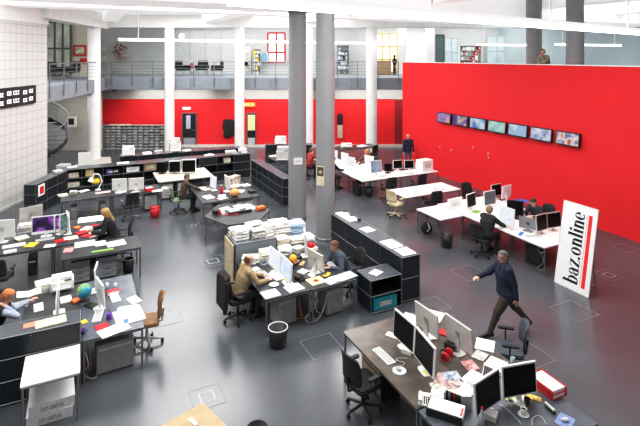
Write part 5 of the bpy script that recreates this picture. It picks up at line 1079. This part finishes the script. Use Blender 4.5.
sheet((447, 382), .28, .34, .6, 'colourful magazine beside the near black screen', mat('pink_magazine', (.62, .42, .40), .5, noise=.35, scale=14), .015); sheet((439, 388), .2, .24, -.2, 'green and white leaflet beside the near black screen', mat('leaf_print', (.6, .66, .5), .6, noise=.3, scale=20), .012); sheet((474, 379), .34, .26, .3, 'white paper on the far side of the upright cases', paper, .012); x, y = at(461, 384.5, .74); sheet((x, y), .38, .08, -.4, 'grey patterned strip of prints by the white paper', news, .012)
sheet((485, 345), .34, .30, .7, 'white sheet on the right edge of the front brown desks', paper, .006); sheet((496, 365), .30, .28, .4, 'white papers behind the black screens of the cross desk', paper, .02); keyboard(*at(488, 371, .74), R(40), 'grey keyboard behind the left cross desk screen', grey_pl, black, w=.36); t = thing('water_glass', 'clear greenish drinking glass near the right edge of the front desks', 'glass', at(512.5, 365, .74) + (.74,), 0); part('tumbler', G().lathe([(0, 0), (.03, 0), (.036, .12), (.032, .12), (.027, .008), (0, .008)], n=16), mat('greenish_glass', (.4, .5, .46), .1), t); part('water', G().lathe([(0, .08), (.03, .08)], n=16), bluepap, t)
sheet((512, 401), .12, .14, .2, 'lime green notepad below the right cross desk screen', mat('lime_pad', (.5, .58, .06), .6), .012); sheet((520, 402), .2, .16, .5, 'white notepad right of the lime green one', paper, .012); sheet((533.5, 398), .1, .2, .6, 'orange and yellow leaflet below the right cross desk screen', mat('orange_leaf', (.85, .5, .12), .6, noise=.2, scale=20), .008)
mug(*at(527, 404, .74), black, 'black mug between the notepads and the leaflet'); mug(*at(523.5, 415, .74), white_pl, 'white cup on a saucer on the blue-grey cross desk', saucer=True, name='coffee_cup'); mug(*at(510.5, 406.5, .74), white_pl, 'small white mug below the lime green notepad', name='mug')
t = thing('mouse_mat', 'pale blue mouse mat near the right edge of the cross desk', 'mouse pad', at(565, 421, .74) + (.74,), R(20)); part('mat', G().rbox(-.13, .13, -.1, .1, 0, .004, .03), mat('sky_mat', (.22, .30, .52), .5), t); part('edge', G().rbox(-.135, .135, -.105, .105, 0, .002, .03), black, t); mouse(*at(565, 421, .745), R(60), 'white mouse on the pale blue mat', z=.744)
cable([at(546, 424, .75) + (.748,), at(540, 416, .75) + (.748,), at(533, 418, .75) + (.748,), at(532, 425, .75) + (.748,)], 'white cable curling on the blue-grey cross desk', r=.004); cable([at(500, 404, .75) + (.748,), at(510, 412, .75) + (.748,), at(522, 424, .75) + (.748,)], 'white cable running below the cross desk screens', r=.004)
carton(*at(489, 417, .74), .5, .14, .2, .07, 'white tissue box below the left cross desk screen', paper2, lid=paper); t = thing('soft_drink_bottle', 'clear bottle with red cap at the bottom edge of the cross desk', 'bottle', at(482, 426, .74) + (.74,), 0); part('bottle', G().lathe([(0, 0), (.035, 0), (.035, .15), (.014, .2), (.014, .23), (0, .23)], n=14), mat('clear_pet', (.5, .52, .54), .12), t); part('cap', G().cyl((0, 0, .23), (0, 0, .25), .017), redc, t)
t = thing('letter_tray', 'red letter tray with white papers at the right edge of the front desks', 'letter tray', at(547, 386, .78) + (.74,), R(-2)); 
for k in range(2): z = .07 * k; part('tray', G().box(-.14, .14, -.22, .22, z, z + .008).box(-.14, -.13, -.22, .22, z, z + .06).box(.13, .14, -.22, .22, z, z + .06).box(-.14, .14, .21, .22, z, z + .06), redc, t); part('sheets', G().box(-.125, .125, -.2, .2, z + .008, z + .05), paper, t)
t = thing('desk_stapler', 'grey and black stapler before the red letter tray', 'stapler', at(550, 410, .74) + (.74,), R(80)); part('base', G().rbox(-.09, .09, -.02, .02, 0, .015, .008), black, t); part('arm', G().rbox(-.08, .09, -.018, .018, .03, .055, .008), silver, t); part('hinge', G().box(-.085, -.05, -.016, .016, .015, .035), black, t)
chair(4.0, 6.6, R(8), 'empty black task chair at the front before the two black screens', backh=1.0); chair(6.74, 6.2, R(140), 'empty black and grey task chair behind the walking person', mat('blue_grey_fabric', (.07, .085, .10), .7, noise=.1, scale=40))
t = thing('paper_shelf', 'pale drawer shelf under the front brown desk', 'shelf', (4.55, 6.9, 0), 0); part('case', G().box(-.2, .2, -.3, .3, .05, .6), black, t)
for k in range(3): part('drawer', G().box(-.215, -.2, -.28, .28, .1 + .17 * k, .23 + .17 * k), mat('tan_drawer', (.35, .28, .18), .5), t)
part('plinth', G().box(-.18, .18, -.28, .28, 0, .05), black, t)
# tan table and bin at the bottom
th = math.atan2(.19, .61); e1 = (-math.cos(th), -math.sin(th)); e2 = (math.sin(th), -math.cos(th)); W1, W2 = 1.5, 1.5; cx = 1.55 + (e1[0] * W1 + e2[0] * W2) / 2; cy = 6.86 + (e1[1] * W1 + e2[1] * W2) / 2
desk(cx - W1 / 2, cx + W1 / 2, cy - W2 / 2, cy + W2 / 2, tan_top, 'tan wooden table at the bottom edge', name='wooden_table', cat='table', rot=th); sheet((193, 422), .05, .16, .35, 'narrow white card on the tan wooden table', paper, .01)
bin_(*at(257, 428, .34), black, 'black waste bin at the bottom edge right of the tan table', .15, .34)

# ------------------------------------------------------------------ more clutter of the working day
for px, py, w, l, r, m, h, lb in ((63, 196, .3, .22, .3, paper2, .06, 'cream papers at the far left end of the dark desk under the shelves'), (73, 194, .22, .2, -.2, news, .12, 'grey paper pile left of the hooped desk lamp'), (135, 193, .3, .1, .2, news, .05, 'grey papers between the two white-backed monitors'), (165, 189, .2, .24, .4, paper2, .05, 'cream papers at the right end of the dark desk by the console'),
        (207, 190, .3, .24, .3, news, .03, 'newspaper sheets in the middle of the cardigan person\'s desk'), (222, 196, .26, .2, -.3, paper, .02, 'white sheets at the near edge between the cardigan person\'s two desks'), (246, 186, .3, .3, .2, paper, .05, 'white pile at the right end of the desk with drawers beneath'), (229, 184, .2, .2, .5, news, .1, 'grey pile behind the red bottle'), (252, 192, .24, .3, .1, black, .06, 'black folder at the right edge of the desk with drawers beneath'),
        (10, 252, .3, .22, .1, news, .03, 'grey newspaper on the near edge of the left edge desk'), (50, 246, .26, .2, -.2, paper, .012, 'white note below the purple screen'), (77, 228, .16, .2, .4, orange, .03, 'orange booklet beside the blonde person\'s edge-on monitor'), (88, 236, .3, .2, -.5, redc, .012, 'bright red leaflet on top edge of the blonde person\'s desk'), (97, 228, .2, .2, .1, news, .02, 'grey magazine by the blonde person\'s elbow'),
        (20, 305, .24, .3, .2, news, .01, 'grey page on the desk below the reading person\'s arm'), (66, 300, .2, .28, .1, paper, .02, 'white papers behind the white monitor of the reading person'), (76, 302, .14, .16, .5, orange, .05, 'orange packet below the globe'), (91, 306, .16, .24, .7, black, .02, 'black notebook between globe and near white monitor'), (134, 300, .2, .3, .3, paper, .008, 'single white sheet at the right edge of the blue-grey desk'),
        (256, 271, .2, .2, .3, news, .05, 'grey notes at the far left edge of the tan sweater person\'s desk'), (287, 280, .14, .12, .2, yellow, .02, 'yellow notes below the bright monitors'), (321, 266, .18, .16, .5, orange, .02, 'orange card before the silver-backed monitor'),
        (437, 396, .22, .18, .9, paper, .03, 'white notes behind the black tray'), (452, 377, .24, .2, -.3, mat('blue_print', (.35, .42, .5), .6, noise=.4, scale=20), .02, 'blue printed brochure by the colourful magazine'), (466, 392, .26, .2, .2, paper, .03, 'white letters right of the upright cases'), (480, 356, .24, .2, .4, news, .01, 'grey printed sheet at the right edge of the front brown desks'), (470, 366, .2, .24, -.2, mat('rose_print', (.6, .3, .3), .6, noise=.3, scale=18), .015, 'rose coloured booklet behind the left cross desk screen')):
    sheet((px, py), w, l, r, lb, m, h)

# ------------------------------------------------------------------ printers and desks behind the columns
desk(8.1, 9.2, 20.7, 22.3, dark_top, 'dark desk with a grey printer behind the left grey column'); printer(8.5, 21.2, VR, 'grey printer behind the left grey column', .6, .5, .62, grey_pl); sheet((8.9, 21.8), .4, .3, .3, 'white pile beside the grey printer behind the columns', paper, .1, name='paper_pile'); sheet((8.35, 22.05), .4, .3, .2, 'cream pile beside the grey printer behind the columns', paper2, .06, name='paper_pile')
sideboard(9.8, 23.6, VR, 2.4, .5, 1.0, 3, 2, 'dark low cabinets with machines seen between the two grey columns'); printer(9.4, 23.75, VR, 'white copier seen between the two grey columns', .6, .42, .4, z=1.0); carton(10.3, 23.3, VR, .36, .3, .2, 'cream carton seen between the two grey columns', paper2, 1.0)
desk(12.0, 14.4, 22.1, 23.1, dark_top, 'dark desk at the back below the red wall, right of the grey columns'); printer(12.75, 22.7, VR, 'flat white printer on the dark desk below the back red wall', .6, .45, .2); chair(13.7, 21.7, R(110), 'black chair before the dark desk below the back red wall'); sheet((13.6, 22.5), .5, .4, .3, 'white papers on the dark desk below the back red wall', paper, .05)
x, y = V((340 - 320) / F * 29.8, 29.8); t = thing('hanging_coat', 'black coat with pale bag on a hook right of the grey columns', 'coat', (x, y, 2.1), VR); part('coat', G().lathe([(.02, 0), (.12, -.04), (.18, -.15), (.16, -.6), (.1, -.75), (0, -.7)], n=12).xf(Matrix.Diagonal((1, .6, 1, 1))), black_cloth, t); part('bag', G().box(-.16, .16, -.1, .06, -1.5, -.72), mat('pale_bag', (.5, .45, .36), .7), t); part('hook', G().cyl((0, 0, 0), (0, .2, .02), .012), steel, t)

# ------------------------------------------------------------------ floor access boxes
FB = [(193.5, 225.5, .55, 1, 'floor box outline at the back left, before the six-sided table'), (213, 261, .85, 1, 'floor box outline left of the tan sweater person'), (207, 397, .7, 1, 'floor box outline at the bottom by the tan wooden table'), (322, 346, .9, 0, 'pale square outline in the floor before the centre desks'),
      (469, 273, .95, 0, 'pale square outline in the floor between the bin and the walking person'), (574, 311, .95, 0, 'pale square outline in the floor right of the walking person'), (609, 275, .7, 1, 'floor box outline right of the banner'), (532, 356, .8, 0, 'pale square outline in the floor beside the grey task chair'), (166, 318, .8, 0, 'faint square outline in the floor right of the tan chair'), (433, 305, .8, 0, 'faint square outline in the floor between the open shelf and the front desks'), (625, 248, .7, 0, 'faint square outline in the floor by the red wall')]
line_m = mat('floor_line', (.24, .25, .26), .4); line_b = mat('floor_line_bright', (.42, .43, .44), .4)
def frame(g, w, t, z): return g.box(-w, w, -w, -w + t, 0, z).box(-w, w, w - t, w, 0, z).box(-w, -w + t, -w + t, w - t, 0, z).box(w - t, w, -w + t, w - t, 0, z)
for px, py, w, inner, lb in FB:
    w *= .74
    t = thing('floor_box', lb, 'floor outlet', at(px, py, 0) + (0,), 0); part('frame', frame(G(), w / 2, .014, .003), line_m, t); part('cover', G().box(-w / 2 + .014, w / 2 - .014, -w / 2 + .014, w / 2 - .014, 0, .0015), floor_m, t)
    if inner: part('lid', frame(G(), w / 4.2, .022, .004), line_b, t)

# ================================================================== LIGHT AND CAMERA
w = bpy.data.worlds.new('world'); bpy.context.scene.world = w; w.use_nodes = True
bg = w.node_tree.nodes['Background']; bg.inputs['Color'].default_value = (.93, .97, 1, 1); bg.inputs['Strength'].default_value = .45
def area(x, y, z, sx, sy, e, col=(1, .99, .97), rot=(0, 0, 0)):
    l = bpy.data.lights.new('area_light', 'AREA'); l.shape = 'RECTANGLE'; l.size = sx; l.size_y = sy; l.energy = e; l.color = col
    o = bpy.data.objects.new('area_light', l); C.objects.link(o); o.location = (x, y, z); o.rotation_euler = rot; return o
for (x, y) in ((-2, 9), (4, 9), (10, 9), (-2, 17), (4, 18), (10.5, 18.5), (-4, 24), (4, 25.5), (11, 25)):
    area(x, y, 7.9, 4, 4, 420)
area(21, 15, 7.9, 5, 8, 420)
for r_ in (-9, -3, 3, 8):                                # unseen area lights, added under the balcony to brighten the red wall
    x, y = V(r_, 29.15); area(x, y, 3.55, 4.5, .5, 75, rot=(R(25), 0, VR))
x, y = V(-14.5, 26.5); area(x, y, 3.5, 3, 3, 60)
x, y = V(-4, 32); area(x, y, 7.9, 12, 4, 380, rot=(0, 0, VR)); x, y = V(8, 32); area(x, y, 7.9, 10, 4, 380, rot=(0, 0, VR))
cam = bpy.data.cameras.new('camera'); co = bpy.data.objects.new('camera', cam); C.objects.link(co)
co.location = (0, 0, H); co.rotation_euler = (R(90), 0, VR)
cam.sensor_width = 36; cam.lens = F / 640 * 36; cam.shift_y = -(213 - HY) / 640; cam.clip_end = 200
sc = bpy.context.scene; sc.camera = co; sc.view_settings.view_transform = 'Standard'; sc.view_settings.look = 'None'; sc.view_settings.exposure = -0.02
sc.view_settings.use_curve_mapping = True
cv = sc.view_settings.curve_mapping.curves[3]; cv.points.new(.22, .17); cv.points.new(.72, .765); sc.view_settings.curve_mapping.update()
